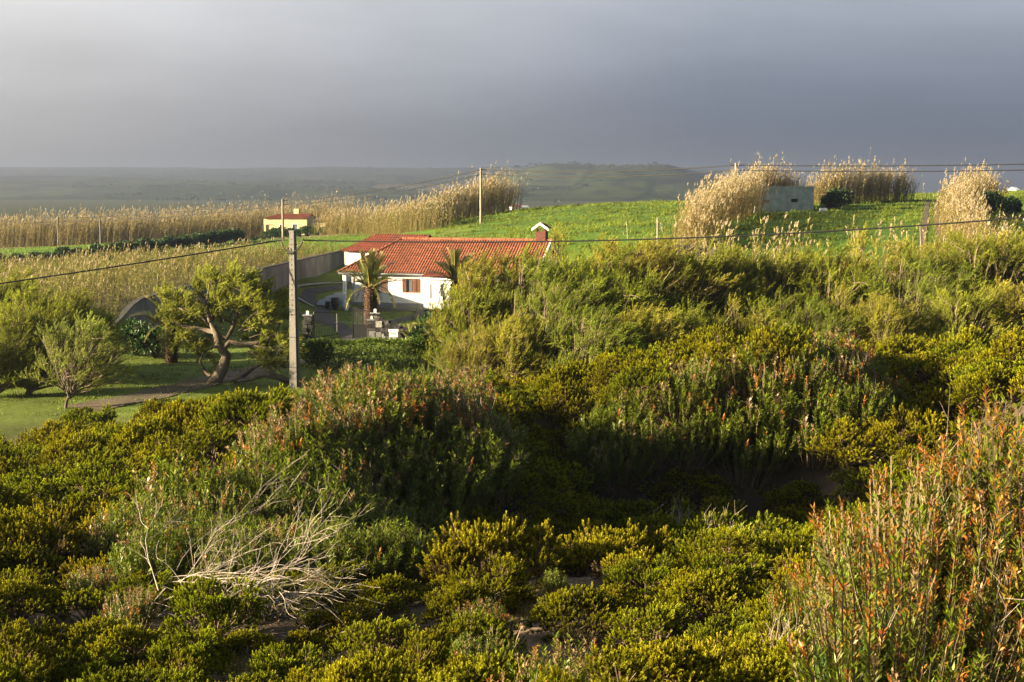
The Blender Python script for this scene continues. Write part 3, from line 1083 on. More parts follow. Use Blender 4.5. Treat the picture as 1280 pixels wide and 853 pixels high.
# litter and dry grass on the sand
g = Geo()
n = 26000
y = rng.uniform(15, 36, n)
x = rng.uniform(-.4, .4, n) * y
z = zg(x, y)
D = nrm(np.stack([rng.normal(0, 1, n), rng.normal(0, 1, n), np.abs(rng.normal(0, .25, n))], 1))
g.leaves(np.stack([x, y, z + .015], 1), D, perp(D), rng.uniform(.03, .14, n), rng.uniform(.006, .02, n), np.array((.22, .15, .09)) * rng.uniform(.4, 1.5, (n, 1)))
obj('leaf_litter', g.mesh('leaf_litter', M['grass']), kind='stuff', label='dry twigs and leaf litter scattered on the bare sand')
g = Geo()
for q_ in range(260):
    y = rng.uniform(16.5, 34)
    x = rng.uniform(-.38, .3) * y
    a = rng.uniform(0, 6.28)
    ln = rng.uniform(.12, .5)
    t = np.linspace(0, 1, 6)
    xs_ = x + ln * t * math.cos(a) + rng.normal(0, .012, 6)
    ys_ = y + ln * t * math.sin(a) + rng.normal(0, .012, 6)
    g.tube(np.stack([xs_, ys_, zg(xs_, ys_) + .012 + .03 * np.sin(t * 3)], 1), rng.uniform(.004, .012), np.array((.30, .23, .17)) * rng.uniform(.5, 1.3), k=4)
obj('fallen_twigs', g.mesh('fallen_twigs', M['dead']), kind='stuff', label='fallen twigs and roots lying on the sand')
g = Geo()
n = 2600
cl = np.array([gp(690, 745)[:2], gp(720, 800)[:2], gp(760, 770)[:2], gp(660, 770)[:2], gp(180, 820)[:2], gp(90, 700)[:2], gp(420, 840)[:2], gp(300, 840)[:2]])
ci = rng.integers(0, len(cl), n)
xy = cl[ci] + rng.normal(0, .18, (n, 2))
D = nrm(np.stack([rng.normal(.2, .35, n), rng.normal(0, .35, n), np.ones(n)], 1))
g.needles(np.stack([xy[:, 0], xy[:, 1], zg(xy[:, 0], xy[:, 1])], 1), D, perp(D), rng.uniform(.08, .3, n), .008, np.array((.24, .2, .08)) * rng.uniform(.5, 1.4, (n, 1)))
obj('dry_grass', g.mesh('dry_grass', M['grass']), kind='stuff', label='tufts of thin dry grass on the bare sand')

# ------------------------------------------------------------------ tamarisks
TC = [(595, 72, 4.3), (615, 75, 5.3), (662, 73, 5.7), (712, 79, 5.6), (758, 73, 6.0), (808, 77, 5.9), (858, 75, 5.0), (640, 68, 3.3), (735, 67, 3.2), (600, 69, 3.0), (580, 70.5, 2.6), (768, 68, 3.0), (830, 68, 3.0), (800, 68, 3.4), (690, 69, 4.0), (578, 77, 3.4), (865, 69, 3.3)]
for i, (px, d, h) in enumerate(TC):
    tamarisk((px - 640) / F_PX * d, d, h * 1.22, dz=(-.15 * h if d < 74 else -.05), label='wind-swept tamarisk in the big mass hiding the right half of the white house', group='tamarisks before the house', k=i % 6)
TR = [(905, 80, 4.6), (950, 76, 4.9), (1000, 82, 4.6), (1042, 76, 5.0), (1092, 80, 5.2), (1135, 74, 4.6), (1182, 78, 5.2), (1232, 74, 5.3), (1278, 78, 5.6), (1325, 75, 5.4), (925, 70, 3.2), (1015, 69, 3.2), (1105, 68, 3.2), (1205, 68, 3.4), (1290, 69, 4.0), (975, 70, 3.6), (1060, 71, 3.6), (1155, 71, 3.6), (1250, 70, 3.6)]
for i, (px, d, h) in enumerate(TR):
    tamarisk((px - 640) / F_PX * d, d, h * 1.2, dz=(-.15 * h if d < 74 else -.05), label='wind-swept tamarisk in the belt below the right hand field', group='tamarisks of the right belt', k=(i * 5 + 1) % 6)
TL = [(-30, 74, 4.8), (15, 72, 4.3), (60, 77, 3.9), (100, 77, 3.1), (35, 68, 3.6), (-15, 67, 3.2), (0, 77, 4.2), (48, 72, 4.0), (78, 74, 3.4)]
for i, (px, d, h) in enumerate(TL):
    tamarisk((px - 640) / F_PX * d, d, h * 1.25, label='bushy tamarisk in the clump at the left edge of the lawn', group='tamarisks at the left edge', dz=-.08 * h, k=[0, 4, 5, 1, 0, 4, 4, 0, 2][i])
# light feathery one in front of the clump
f, b, t = tamarisk_geo(391, clusters=26, subs=9, sprays=11, w=1.15, h=1.0, low=.16, hue=(.22, .26, .05), trunk_r=.02)
p = gp(88, 512, 45)
o = thing('tamarisk_tree', 'small open feathery tamarisk with visible branches on the lawn at left', 'tree', p, 0, None, 4.0)
part('crown', f, M['tamarisk'], o)
part('twigs', b, M['twig'], o)
part('trunk', t, M['bark'], o, True)

# twisted tree by the pole
r = np.random.default_rng(44)
base = np.array((at(262, 0, 72.3)[0], 72.3, Z(at(262, 0, 72.3)[0], 72.3)))
tree = thing('twisted_tree', 'old leaning tree with twisted dark trunk beside the concrete pole', 'tree', base)


def lp(px, py, d=None):
    return at(px, py, (base[1] if d is None else d)) - base


tg = Geo()
tg.tube([lp(258, 500), lp(266, 482), lp(278, 462), lp(283, 445), lp(273, 430), lp(270, 416)], [.42, .34, .28, .27, .2, .17], k=9)
tg.tube([lp(282, 448), lp(280, 435), lp(287, 427), lp(300, 431), lp(318, 430), lp(335, 425)], [.2, .16, .14, .13, .12, .08], k=8)
tg.tube([lp(270, 418), lp(283, 424), lp(290, 412), lp(296, 395, base[1] + 1), lp(300, 375, base[1] + 1.5)], [.15, .13, .11, .09, .05], k=7)
tg.tube([lp(270, 418), lp(262, 400), lp(258, 380), lp(262, 355)], [.15, .11, .08, .04], k=7)
tg.tube([lp(270, 416), lp(250, 411), lp(228, 408), lp(215, 400)], [.13, .1, .07, .03], k=7)
tg.tube([lp(335, 425), lp(345, 415), lp(352, 400)], [.08, .06, .03], k=6)
tg.tube([lp(262, 470), lp(255, 462), lp(250, 452), lp(254, 440)], [.12, .08, .06, .03], k=6)
part('trunk', tg, M['bark'], tree, True)
fg, bg = Geo(), Geo()
cen = [(225, 385), (240, 365), (262, 350), (285, 345), (305, 350), (325, 360), (340, 375), (350, 395), (352, 420), (340, 440), (318, 400), (300, 380), (275, 375), (250, 390), (232, 405), (222, 425),
       (205, 400), (290, 365), (335, 400), (325, 425), (345, 455), (270, 395), (245, 425), (310, 370), (250, 445), (215, 372), (360, 440), (330, 385)]
P_, A_, L_, C_ = [], [], [], []
for (px, py) in cen:
    cc = lp(px, py, base[1] + r.uniform(-1.3, 1.6))
    hub = lp(285 + (px - 285) * .4, 425 + (py - 425) * .45, base[1])
    bg.tube(bez(hub, (hub + cc) / 2 + r.normal(0, .15, 3), cc, 6), np.linspace(.05, .015, 6), (.10, .075, .055), k=4)
    tone = r.uniform(.75, 1.2)
    sun = 1.0
    for j in range(12):
        e = cc + rand_dirs(1, -.7, r)[0] * r.uniform(.5, 1.05) * np.array([1, 1, .75])
        s0 = hub + (cc - hub) * r.uniform(.5, 1)
        bg.tube(bez(s0, (s0 + e) / 2 + r.normal(0, .08, 3), e, 4), np.linspace(.018, .006, 4), np.array((.16, .12, .085)) * r.uniform(.7, 1.3), k=3, cap=False)
        n = 19
        t = r.uniform(.3, 1, n)[:, None]
        P_.append(s0 + (e - s0) * t)
        A_.append(nrm(nrm(e - s0) * .8 + np.array([.35, 0, .35]) + r.normal(0, .4, (n, 3))))
        L_.append(r.uniform(.3, .6, n))
        C_.append(np.array((.215, .23, .032)) * tone * r.uniform(.7, 1.3, (n, 1)))
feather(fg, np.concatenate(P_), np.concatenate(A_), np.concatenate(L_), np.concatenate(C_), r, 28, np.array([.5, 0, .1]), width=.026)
part('crown', fg, M['tamarisk'], tree)
part('twigs', bg, M['twig'], tree)
g = Geo()
f0 = gp(300, 480, 50)
g.tube([np.array(v) - f0 for v in (at(292, 478, f0[1]), at(312, 474, f0[1] - .2), at(330, 468, f0[1] - .4), at(346, 471, f0[1] - .5), at(366, 478, f0[1] - .4))], [.08, .13, .15, .17, .17], k=9)
g.tube([np.array(v) - f0 for v in (at(296, 477, f0[1]), at(310, 466, f0[1] + .3), at(318, 460, f0[1] + .3), at(330, 455, f0[1] + .5))], [.12, .1, .07, .04], k=7)
ft = thing('fallen_trunk', 'dark fallen trunk lying on the grass left of the concrete pole', 'log', f0)
part('trunk', g, M['bark'], ft, True)

# ------------------------------------------------------------------ canes
def thicket(label, line, half, n, h0, h1, seed, green=.2, cat='canes', name='cane_thicket', kind=None, plume_p=.75, leaves_per=10, width=1.3, jitter_h=.2):
    """Canes along a polyline of ground points, half = half-thickness of the row."""
    r = np.random.default_rng(seed)
    line = np.asarray(line, float)[:, :2]
    seg = np.r_[0, np.cumsum(np.linalg.norm(np.diff(line, axis=0), axis=1))]
    t = r.uniform(0, seg[-1], n)
    x = np.interp(t, seg, line[:, 0]) + r.normal(0, half * .5, n)
    y = np.interp(t, seg, line[:, 1]) + r.normal(0, half * .5, n)
    f = t / seg[-1]
    clump = 1 + .14 * fbm(x, y, .9)
    hts = (h0 + (h1 - h0) * f) * clump * r.normal(1, jitter_h, n)
    hts *= .62 + .38 * np.minimum(1, np.minimum(f, 1 - f) * seg[-1] / 2.5 + .15 * r.uniform(size=n))
    hts = np.clip(hts, .5, 8)
    b = np.stack([x, y, zg(x, y) - .05], 1)
    o0 = b.mean(0)
    o0[2] = b[:, 2].min()
    sg, pg = cane_geo(b - o0, hts, seed, green, leaves_per, plume_p=plume_p, width=width)
    if kind:
        o = obj(name, sg.mesh(name, M['cane']), None, label, None, None, kind, o0)
        if pg.V:
            part('plumes', pg, M['cane'], o)
        return o
    o = thing(name, label, cat, o0)
    part('stalks', sg, M['cane'], o)
    if pg.V:
        part('plumes', pg, M['cane'], o)
    return o


thicket('tall pale cane thicket climbing the field edge left of the concrete bunker', [(at(862, 0, 126)[0], 126), (at(890, 0, 142)[0], 142), (at(915, 0, 160)[0], 160), (at(938, 0, 174)[0], 174), (at(950, 0, 175.5)[0], 175.5)], 1.6, 1700, 3.1, 3.9, 21, .12)
thicket('pale cane thicket rising behind the concrete bunker', [(at(932, 0, 186)[0], 186), (at(965, 0, 190)[0], 190), (at(998, 0, 192)[0], 192)], 1.7, 720, 4.5, 3.9, 22, .15)
thicket('pale cane thicket on the crest right of the bunker', [(at(1020, 0, 200)[0], 200), (at(1080, 0, 204)[0], 204), (at(1140, 0, 208)[0], 208)], 1.7, 1000, 4.2, 3.6, 23, .15)
thicket('tall pale cane clump beside the field track at right', [(at(1222, 0, 118)[0], 118), (at(1208, 0, 132)[0], 132), (at(1200, 0, 150)[0], 150), (at(1225, 0, 172)[0], 172)], 1.8, 1500, 2.0, 4.2, 24, .12)
thicket('pale canes behind the dark bush right of the field track', [(at(1215, 0, 176)[0], 176), (at(1255, 0, 176)[0], 176)], 1.3, 420, 3.9, 3.9, 25, .15)
thicket('pale canes along the hedge at the right edge of the field', [(at(1215, 0, 112)[0], 112), (at(1250, 0, 108)[0], 108), (at(1300, 0, 106)[0], 106)], 1.2, 130, 2.4, 2.8, 26, .2)
thicket('long pale cane thicket rising behind the house to the hill crest', [(at(470, 0, 215)[0], 215), (at(520, 0, 212)[0], 212), (at(560, 0, 214)[0], 214), (at(600, 0, 218)[0], 218), (at(638, 0, 222)[0], 222)], 2.0, 1300, 3.0, 5.3, 27, .22)
thicket('pale cane bank between the yellow house and the white house', [(at(400, 0, 232)[0], 232), (at(450, 0, 222)[0], 222), (at(500, 0, 205)[0], 205), (at(545, 0, 196)[0], 196)], 3.0, 1100, 3.0, 3.4, 28, .35)
thicket('mass of pale canes across the left horizon', [(at(-60, 0, 250)[0], 250), (at(60, 0, 250)[0], 250), (at(130, 0, 252)[0], 252), (at(200, 0, 258)[0], 258), (at(330, 0, 268)[0], 268), (at(430, 0, 268)[0], 268)], 7, 3800, 4.0, 5.0, 29, .25, name='cane_bed', kind='stuff', leaves_per=8, width=1.7)
# green and tan cane slope above the boundary wall
r = np.random.default_rng(30)
pts = []
while len(pts) < 4200:
    y = r.uniform(90, 160)
    x = r.uniform(-.42, -.05) * y
    if x < wall_x(y) - .8 and not (y < 96 and x < -34):
        pts.append((x, y))
pts = np.array(pts)
pz = zg(pts[:, 0], pts[:, 1])
hts = np.clip((1.7 + .35 * fbm(pts[:, 0], pts[:, 1], .35)) * (.45 + .55 * smooth(.8, 7, wall_x(pts[:, 1]) - pts[:, 0])) * r.normal(1, .18, len(pts)), .6, 3.2)
sg, pg = cane_geo(np.stack([pts[:, 0], pts[:, 1], pz - .05], 1), hts * (1 - .35 * smooth(135, 158, pts[:, 1])), 31, .7, 12, plume_p=.35, width=1.4)
cb = obj('cane_bed', sg.mesh('cane_bed', M['cane']), None, 'green and tan cane growth on the slope above the boundary wall', None, None, 'stuff')
part('plumes', pg, M['cane'], cb)

# single canes between the tamarisks and the right-hand field
CV = []
for i in range(5):
    r = np.random.default_rng(70 + i)
    sg, pg = cane_geo(np.array([[0, 0, 0.], ]), np.array([3.0]), 70 + i, [.1, .3, .45, .2, .35][i], 12, plume_p=1.0, lean=[.1, .05, .16, -.04, .2][i], width=1.5)
    CV.append((sg.mesh('cane_stalk', M['cane']), pg.mesh('cane_plume', M['cane'])))
for i in range(150):
    if i < 95:
        px, d = rng.uniform(835, 1010), rng.uniform(90, 118)
        lab, grp = 'tall plumed cane among those left of the dark field below the bunker', 'plumed canes below the bunker'
    elif i < 130:
        px, d = rng.uniform(1040, 1180), rng.uniform(96, 114)
        lab, grp = 'tall plumed cane rising above the tamarisks before the field track', 'plumed canes before the field track'
    else:
        px, d = rng.uniform(1210, 1290), rng.uniform(100, 112)
        lab, grp = 'tall plumed cane at the right edge above the tamarisks', 'plumed canes at the right edge'
    x = (px - 640) / F_PX * d
    s = rng.uniform(1.0, 1.45)
    o = thing('giant_cane', lab, 'cane', (x, d, Z(x, d) - .05), rng.uniform(-.6, .6), grp, s)
    k = int(rng.integers(0, 5))
    obj('stalk', CV[k][0], o)
    obj('plume', CV[k][1], o)

# ------------------------------------------------------------------ dark bushes and hedges
def bush_geo(seed, n=2600, leaf=.16, lw=.09, green=(.03, .06, .015), lob=16, squash=.8):
    r = np.random.default_rng(seed)
    d = rand_dirs(lob, -.3, r)
    cen = d * r.uniform(.35, .62, (lob, 1))
    i = r.integers(0, lob, n)
    dd = rand_dirs(n, -1, r)
    p = cen[i] + dd * (r.uniform(.5, 1, (n, 1)) ** .4) * .38
    p[:, 2] = (p[:, 2] + .75) * squash
    ax = nrm(dd + np.array([0, 0, .4]) + r.normal(0, .4, (n, 3)))
    g = Geo()
    g.leaves(p, ax, perp(ax, r), leaf * r.uniform(.6, 1.3, n), lw, np.array(green) * r.uniform(.6, 1.5, (n, 1)) * r.uniform(.8, 1.2, lob)[i][:, None])
    t = Geo()
    for q in range(lob):
        e = cen[q].copy()
        e[2] = (e[2] + .75) * squash
        t.tube(bez(np.array([0, 0, 0]), e * .5, e, 4), np.linspace(.06, .015, 4), (.1, .08, .06), k=4)
    return g, t


BUSH = []
for i in range(3):
    f, t = bush_geo(500 + i)
    BUSH.append((f.mesh('bush_foliage', M['dark_leaf']), t.mesh('bush_stems', M['twig'])))


def bush(px, py, d, s, label, k=0, group=None, zs=1.0, name='dark_bush', on=None):
    x = (px - 640) / F_PX * d
    o = thing(name, label, 'bush', (x, d, Z(x, d) - .05), rng.uniform(0, 6), group, (s, s, s * zs))
    obj('foliage', BUSH[k][0], o)
    obj('stems', BUSH[k][1], o)


bush(1046, 255, 184, 2.1, 'dark rounded evergreen bush right of the concrete bunker', 0)
bush(1034, 255, 186, 1.4, 'smaller dark bush between the bunker and the rounded bush', 1)
bush(1232, 265, 158, 2.2, 'dark bush in front of the pale canes right of the track', 1)
bush(1256, 265, 162, 1.7, 'dark bush at the right end of the cane clump', 2)
bush(545, 285, 205, 1.9, 'dark small tree among the pale canes behind the house', 2, zs=1.3)
bush(553, 285, 200, 1.2, 'small rounded bush under the dark tree behind the house', 0)
bush(905, 250, 160, 1.0, 'small dark bush inside the climbing cane thicket', 1, zs=1.5)
bush(100, 275, 300, 1.6, 'far dark bush rising above the canes at left', 0, zs=1.6)
bush(22, 280, 300, 1.3, 'far dark bush at the left edge of the canes', 1, zs=1.5)
bush(165, 430, 84.5, 1.6, 'dark shaded bush below the swooping end of the wall', 2)
bush(190, 430, 84.0, 1.5, 'dark shaded bush beside the half hidden palm', 0)
bush(540, 440, 79, 1.7, 'glossy dark bush at the right end of the clipped hedge', 1)
bush(555, 420, 86, 1.9, 'glossy dark bush behind the hedge end', 2)
bush(395, 440, 80, 1.2, 'bush at the left end of the clipped hedge', 0)
bush(500, 275, 216, 1.0, 'small bush before the cane bank left of the dark tree', 1)
# row of dark bushes along the far green strip
row = np.array([(at(-30, 0, 176)[0], 176), (at(120, 0, 182)[0], 182), (at(230, 0, 200)[0], 200), (at(330, 0, 222)[0], 222), (at(440, 0, 236)[0], 236)])
seg = np.r_[0, np.cumsum(np.linalg.norm(np.diff(row, axis=0), axis=1))]
for i, t in enumerate(np.arange(0, seg[-1], 1.9)):
    x, y = np.interp(t, seg, row[:, 0]), np.interp(t, seg, row[:, 1])
    o = thing('hedgerow_bush', 'low dark bush in the hedgerow crossing the far green strip', 'bush', (x + rng.normal(0, .2), y + rng.normal(0, .3), Z(x, y) - .1), rng.uniform(0, 6), 'hedgerow bushes by the far green strip', rng.uniform(1.2, 1.7) if t < .62 * seg[-1] else rng.uniform(.35, .5))
    k = int(rng.integers(0, 3))
    obj('foliage', BUSH[k][0], o)
    obj('stems', BUSH[k][1], o)
row2 = np.array([(at(330, 0, 238)[0], 238), (at(480, 0, 226)[0], 226)])
for i, t in enumerate(np.linspace(0, 1, 16)):
    x, y = row2[0] + (row2[1] - row2[0]) * t
    o = thing('hedgerow_bush', 'tall dark bush in the hedgerow right of the yellow house', 'bush', (x, y, Z(x, y) - .1), rng.uniform(0, 6), 'hedgerow bushes right of the yellow house', rng.uniform(1.0, 1.4))
    k = int(rng.integers(0, 3))
    obj('foliage', BUSH[k][0], o)
    obj('stems', BUSH[k][1], o)


def hedge(label, p0, p1, h, half, n, seed, green, gap=.12):
    r = np.random.default_rng(seed)
    p0, p1 = np.array(p0), np.array(p1)
    ln = np.linalg.norm(p1 - p0)
    u = nrm(p1 - p0)
    v = np.array([-u[1], u[0]])
    t = r.uniform(0, ln, n)
    face = r.integers(0, 5, n)
    lat = np.where(face < 2, -half, np.where(face < 3, half, r.uniform(-half, half, n))) + r.normal(0, .06, n)
    hz = np.where(face < 3, r.uniform(gap, h, n), h) + r.normal(0, .05, n) + .06 * np.sin(t * 2.1)
    x = p0[0] + u[0] * t + v[0] * lat
    y = p0[1] + u[1] * t + v[1] * lat
    o0 = np.array([(p0[0] + p1[0]) / 2, (p0[1] + p1[1]) / 2, 0.])
    o0[2] = Z(o0[0], o0[1])
    P = np.stack([x, y, zg(x, y) + np.maximum(hz, .05)], 1) - o0
    D = nrm(np.stack([v[0] * np.sign(lat), v[1] * np.sign(lat), np.full(n, .6)], 1) + r.normal(0, .5, (n, 3)))
    g = Geo()
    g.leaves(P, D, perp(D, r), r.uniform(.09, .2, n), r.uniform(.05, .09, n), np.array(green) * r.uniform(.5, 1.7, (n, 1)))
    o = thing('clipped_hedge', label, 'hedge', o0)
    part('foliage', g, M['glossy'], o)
    s = Geo()
    k = int(ln / .7)
    tt = np.linspace(.2, ln - .2, k)
    sx, sy = p0[0] + u[0] * tt, p0[1] + u[1] * tt
    b = np.stack([sx, sy, zg(sx, sy)], 1) - o0
    for q in range(k):
        for w in range(3):
            e = b[q] + np.array([r.normal(0, .25), r.normal(0, .15), h * .8])
            s.tube(bez(b[q] - [0, 0, .1], (b[q] + e) / 2 + r.normal(0, .05, 3), e, 4), [.03, .025, .018, .01], (.17, .13, .09), k=4)
    part('stems', s, M['twig'], o)


hedge('clipped leafy hedge along the lawn below the gate', (at(378, 0, 79)[0], 79), (at(548, 0, 78.2)[0], 78.2), 1.45, .5, 9000, 61, (.11, .16, .02))
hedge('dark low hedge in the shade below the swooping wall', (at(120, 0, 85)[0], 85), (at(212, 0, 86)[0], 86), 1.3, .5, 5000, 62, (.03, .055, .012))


# ------------------------------------------------------------------ grass
def grass(name, label, test, xr, yr, n, h, w, cl, seed, lean=.25, clump=0.0):
    r = np.random.default_rng(seed)
    x = r.uniform(*xr, n * 2)
    y = r.uniform(*yr, n * 2)
    keep = test(x, y)
    x, y = x[keep][:n], y[keep][:n]
    k = len(x)
    ch = np.ones(k)
    if clump:
        nc = max(1, k // 28)
        ci = r.integers(0, nc, k)
        cx_, cy_ = x[:nc].copy(), y[:nc].copy()
        x = cx_[ci] + r.normal(0, clump, k)
        y = cy_[ci] + r.normal(0, clump * .8, k)
        ch = (r.uniform(.4, 1.7, nc))[ci]
        kk = test(x, y)
        x, y, ch = x[kk], y[kk], ch[kk]
        k = len(x)
    D = nrm(np.stack([r.normal(lean, .35, k), r.normal(0, .35, k), np.ones(k)], 1))
    c_ = np.array(cl) * r.uniform(.6, 1.4, (k, 1)) * (1 + .25 * fbm(x, y, .25))[:, None]
    g = Geo()
    hh = ch * h * r.uniform(.5, 1.4, k) * (1 + .35 * fbm(x, y, .5))
    g.needles(np.stack([x, y, zg(x, y) - .01], 1), D, perp(D * [1, 1, 0] + [0, 0, .01]), np.maximum(hh, .04), w, np.clip(c_, 0, 1))
    obj(name, g.mesh(name, M['grass']), None, label, None, None, 'stuff')


def off_paths(x, y):
    ok = np.ones(np.shape(x), bool)
    for _, pts_p, w_p in PATHS + RUTS:
        q_ = np.asarray(pts_p, float)
        for a, b in zip(q_[:-1, :2], q_[1:, :2]):
            ab = b - a
            t = np.clip(((x - a[0]) * ab[0] + (y - a[1]) * ab[1]) / (ab @ ab), 0, 1)
            ok &= (x - a[0] - t * ab[0]) ** 2 + (y - a[1] - t * ab[1]) ** 2 > (w_p * .5) ** 2
    return ok


grass('lawn_grass', 'short mown grass around the house and gate', lambda x, y: (x > wall_x(y) + .5) & off_paths(x, y) & ~((y > 119.5 - x * .24 - 3.2) & (x > -14) & (x < 3)), (-30, 6), (61, 121), 70000, .09, .05, (.13, .165, .025), 81, .25, .3)
grass('field_grass', 'long bright green grass of the sloping field', lambda x, y: off_paths(x, y) & (x > -9 + (y - 130) * -.02) & (np.abs(x - .29 * y) > -1) & (y > 122 - .02 * x), (-14, 110), (120, 262), 150000, .26, .12, (.13, .17, .018), 82, .4, .42)
grass('far_grass', 'bright green grass of the strip beyond the cane slope', lambda x, y: (x > -.36 * y) & (x < -.09 * y), (-80, -10), (160, 222), 30000, .16, .12, (.12, .18, .02), 83)
grass('verge_grass', 'rough grass under the tamarisks', lambda x, y: x > -8, (-8, 40), (61, 122), 40000, .28, .06, (.11, .14, .025), 84)

# ------------------------------------------------------------------ white house
TH = R(17)
HOUSE = thing('white_house', 'white single storey house with red tiled roof and brown shutters', 'house', (-13.6, 120.6, -.05), -TH)


def wall_holes(g, x0, x1, z0, z1, y, th, holes):
    xs = sorted({x0, x1, *[h[0] for h in holes], *[h[1] for h in holes]})
    zs = sorted({z0, z1, *[h[2] for h in holes], *[h[3] for h in holes]})
    for a, b in zip(xs[:-1], xs[1:]):
        for c_, d in zip(zs[:-1], zs[1:]):
            if any(a >= h[0] - 1e-6 and b <= h[1] + 1e-6 and c_ >= h[2] - 1e-6 and d <= h[3] + 1e-6 for h in holes):
                continue
            g.add([(a, y, c_), (b, y, c_), (b, y, d), (a, y, d)], [[0, 1, 2, 3]], (1, 1, 1))
    for h in holes:
        g.add([(h[0], y, h[2]), (h[1], y, h[2]), (h[1], y + th, h[2]), (h[0], y + th, h[2])], [[0, 1, 2, 3]], (1, 1, 1))
        g.add([(h[0], y, h[3]), (h[1], y, h[3]), (h[1], y + th, h[3]), (h[0], y + th, h[3])], [[0, 1, 2, 3]], (1, 1, 1))
        for q in (h[0], h[1]):
            g.add([(q, y, h[2]), (q, y + th, h[2]), (q, y + th, h[3]), (q, y, h[3])], [[0, 1, 2, 3]], (1, 1, 1))
        g.add([(h[0], y + th, h[2]), (h[1], y + th, h[2]), (h[1], y + th, h[3]), (h[0], y + th, h[3])], [[0, 1, 2, 3]], (.1, .1, .1))


HL, HD, EAVE, RIDGE = 16.2, 8.2, 3.05, 5.65
W1 = (1.75, 3.25, 1.35, 2.5)
W2 = (4.6, 6.2, 1.35, 2.5)
g = Geo()
wall_holes(g, 0, HL, .45, EAVE, 0, .22, [W1, W2])
g.add([(0, 0, .45), (0, HD, .45), (0, HD, EAVE), (0, 0, EAVE)], [[0, 1, 2, 3]], (1, 1, 1))
g.add([(HL, 0, .45), (HL, HD, .45), (HL, HD, EAVE), (HL, 0, EAVE)], [[0, 1, 2, 3]], (1, 1, 1))
g.add([(HL, 0, EAVE), (HL, HD, EAVE), (HL, HD / 2, RIDGE - .25)], [[0, 1, 2]], (1, 1, 1))
g.add([(0, HD, .45), (HL, HD, .45), (HL, HD, EAVE), (0, HD, EAVE)], [[0, 1, 2, 3]], (1, 1, 1))
part('wall', g, M['white'], HOUSE)
g = Geo()
g.box(-.03, HL + .03, -.03, HD + .03, -.4, .45)
part('plinth', g, M['plinth'], HOUSE)


def tile_slope(g, A, B, Cc, D, tile=.24, row=.42, amp=.08, hipA=0.0, hipB=0.0):
    """Tiled slope: eave from A to B, ridge from D to C (same direction); hipA/hipB crop the ends towards the ridge (metres)."""
    A, B, Cc, D = [np.array(v, float) for v in (A, B, Cc, D)]
    ln = np.linalg.norm(B - A)
    up = (D - A) - nrm(B - A) * np.dot(D - A, nrm(B - A))
    hgt = np.linalg.norm(up)
    u_, v_ = nrm(B - A), nrm(up)
    n_ = np.cross(u_, v_)
    nu = int(ln / tile) * 6
    nr = int(round(hgt / row))
    us = np.linspace(0, ln, nu + 1)
    vs = []
    offs = []
    for k in range(nr):
        vs += [k * hgt / nr, (k + 1) * hgt / nr - .002]
        offs += [.035, .0]
    vs, offs = np.array(vs), np.array(offs)
    U, V_ = np.meshgrid(us, vs)
    prof = amp * np.abs(np.sin(PI * U / tile)) ** .8
    Hh = prof + offs[:, None]
    P = A + U[..., None] * u_ + V_[..., None] * v_ + Hh[..., None] * n_
    ids = np.arange(P.shape[0] * P.shape[1]).reshape(P.shape[:2])
    Fq = np.stack([ids[:-1, :-1], ids[:-1, 1:], ids[1:, 1:], ids[1:, :-1]], -1)
    uc = (us[:-1] + us[1:]) / 2
    vc = (vs[:-1] + vs[1:]) / 2
    UC, VC = np.meshgrid(uc, vc)
    ok = (UC >= hipA * VC / hgt) & (UC <= ln - hipB * VC / hgt)
    tone = np.random.default_rng(3).uniform(.75, 1.2, (nr, int(ln / tile) + 2))
    g.add(P.reshape(-1, 3), Fq[ok], (1, 1, 1))


OV = .45
xl, xr_, yf, yb = -1.0, HL + .25, -OV, HD + OV
ze = EAVE - .12
hip = 4.0
rt = (xl + hip, HD / 2, RIDGE)
rr = (xr_, HD / 2, RIDGE)
g = Geo()
tile_slope(g, (xl, yf, ze), (xr_, yf, ze), rr, (xl, HD / 2, RIDGE), hipA=hip)
tile_slope(g, (xr_, yb, ze), (xl, yb, ze), (xl, HD / 2, RIDGE), rr, hipB=hip)
tile_slope(g, (xl, yb, ze), (xl, yf, ze), (xl + hip, yf, RIDGE), (xl + hip, yb, RIDGE), hipA=HD / 2 + OV, hipB=HD / 2 + OV)
roof = part('roof', g, M['tile'], HOUSE)
g = Geo()
g.poly([(xl, yf, ze - .1), (xr_, yf, ze - .1), (xr_, yb, ze - .1), (xl, yb, ze - .1)], [[0, 1, 2, 3]])
g.box(xl, xr_, yf - .02, yf + .1, ze - .12, ze - .01)
part('soffit', g, M['plinth'], roof)
g = Geo()
for a, b in ((rt, (rr[0], rr[1], rr[2])), (rt, (xl, yf, ze)), (rt, (xl, yb, ze))):
    a, b = np.array(a), np.array(b)
    n = int(np.linalg.norm(b - a) / .4)
    for i in range(n):
        p0, p1 = a + (b - a) * i / n, a + (b - a) * (i + 1.08) / n
        g.tube([p0 + [0, 0, .05], p1 + [0, 0, .065]], [.13, .15], k=8)
part('ridge_tiles', g, M['tile'], roof)
g = Geo()
for s in (1, -1):
    y0, y1 = HD / 2, (yf if s == 1 else yb)
    V = [(xr_ + .03, y0, RIDGE + .12), (xr_ + .03, y0, RIDGE - .2), (xr_ + .03, y1, ze - .22), (xr_ + .03, y1, ze + .1)]
    V += [(x - .12, y, z) for x, y, z in V]
    g.add(V, [[0, 1, 2, 3], [7, 6, 5, 4], [0, 3, 7, 4], [1, 5, 6, 2]], (1, 1, 1))
    g.add(V, [[2, 6, 7, 3]], (1, 1, 1))
part('bargeboard', g, M['white_trim'], roof)


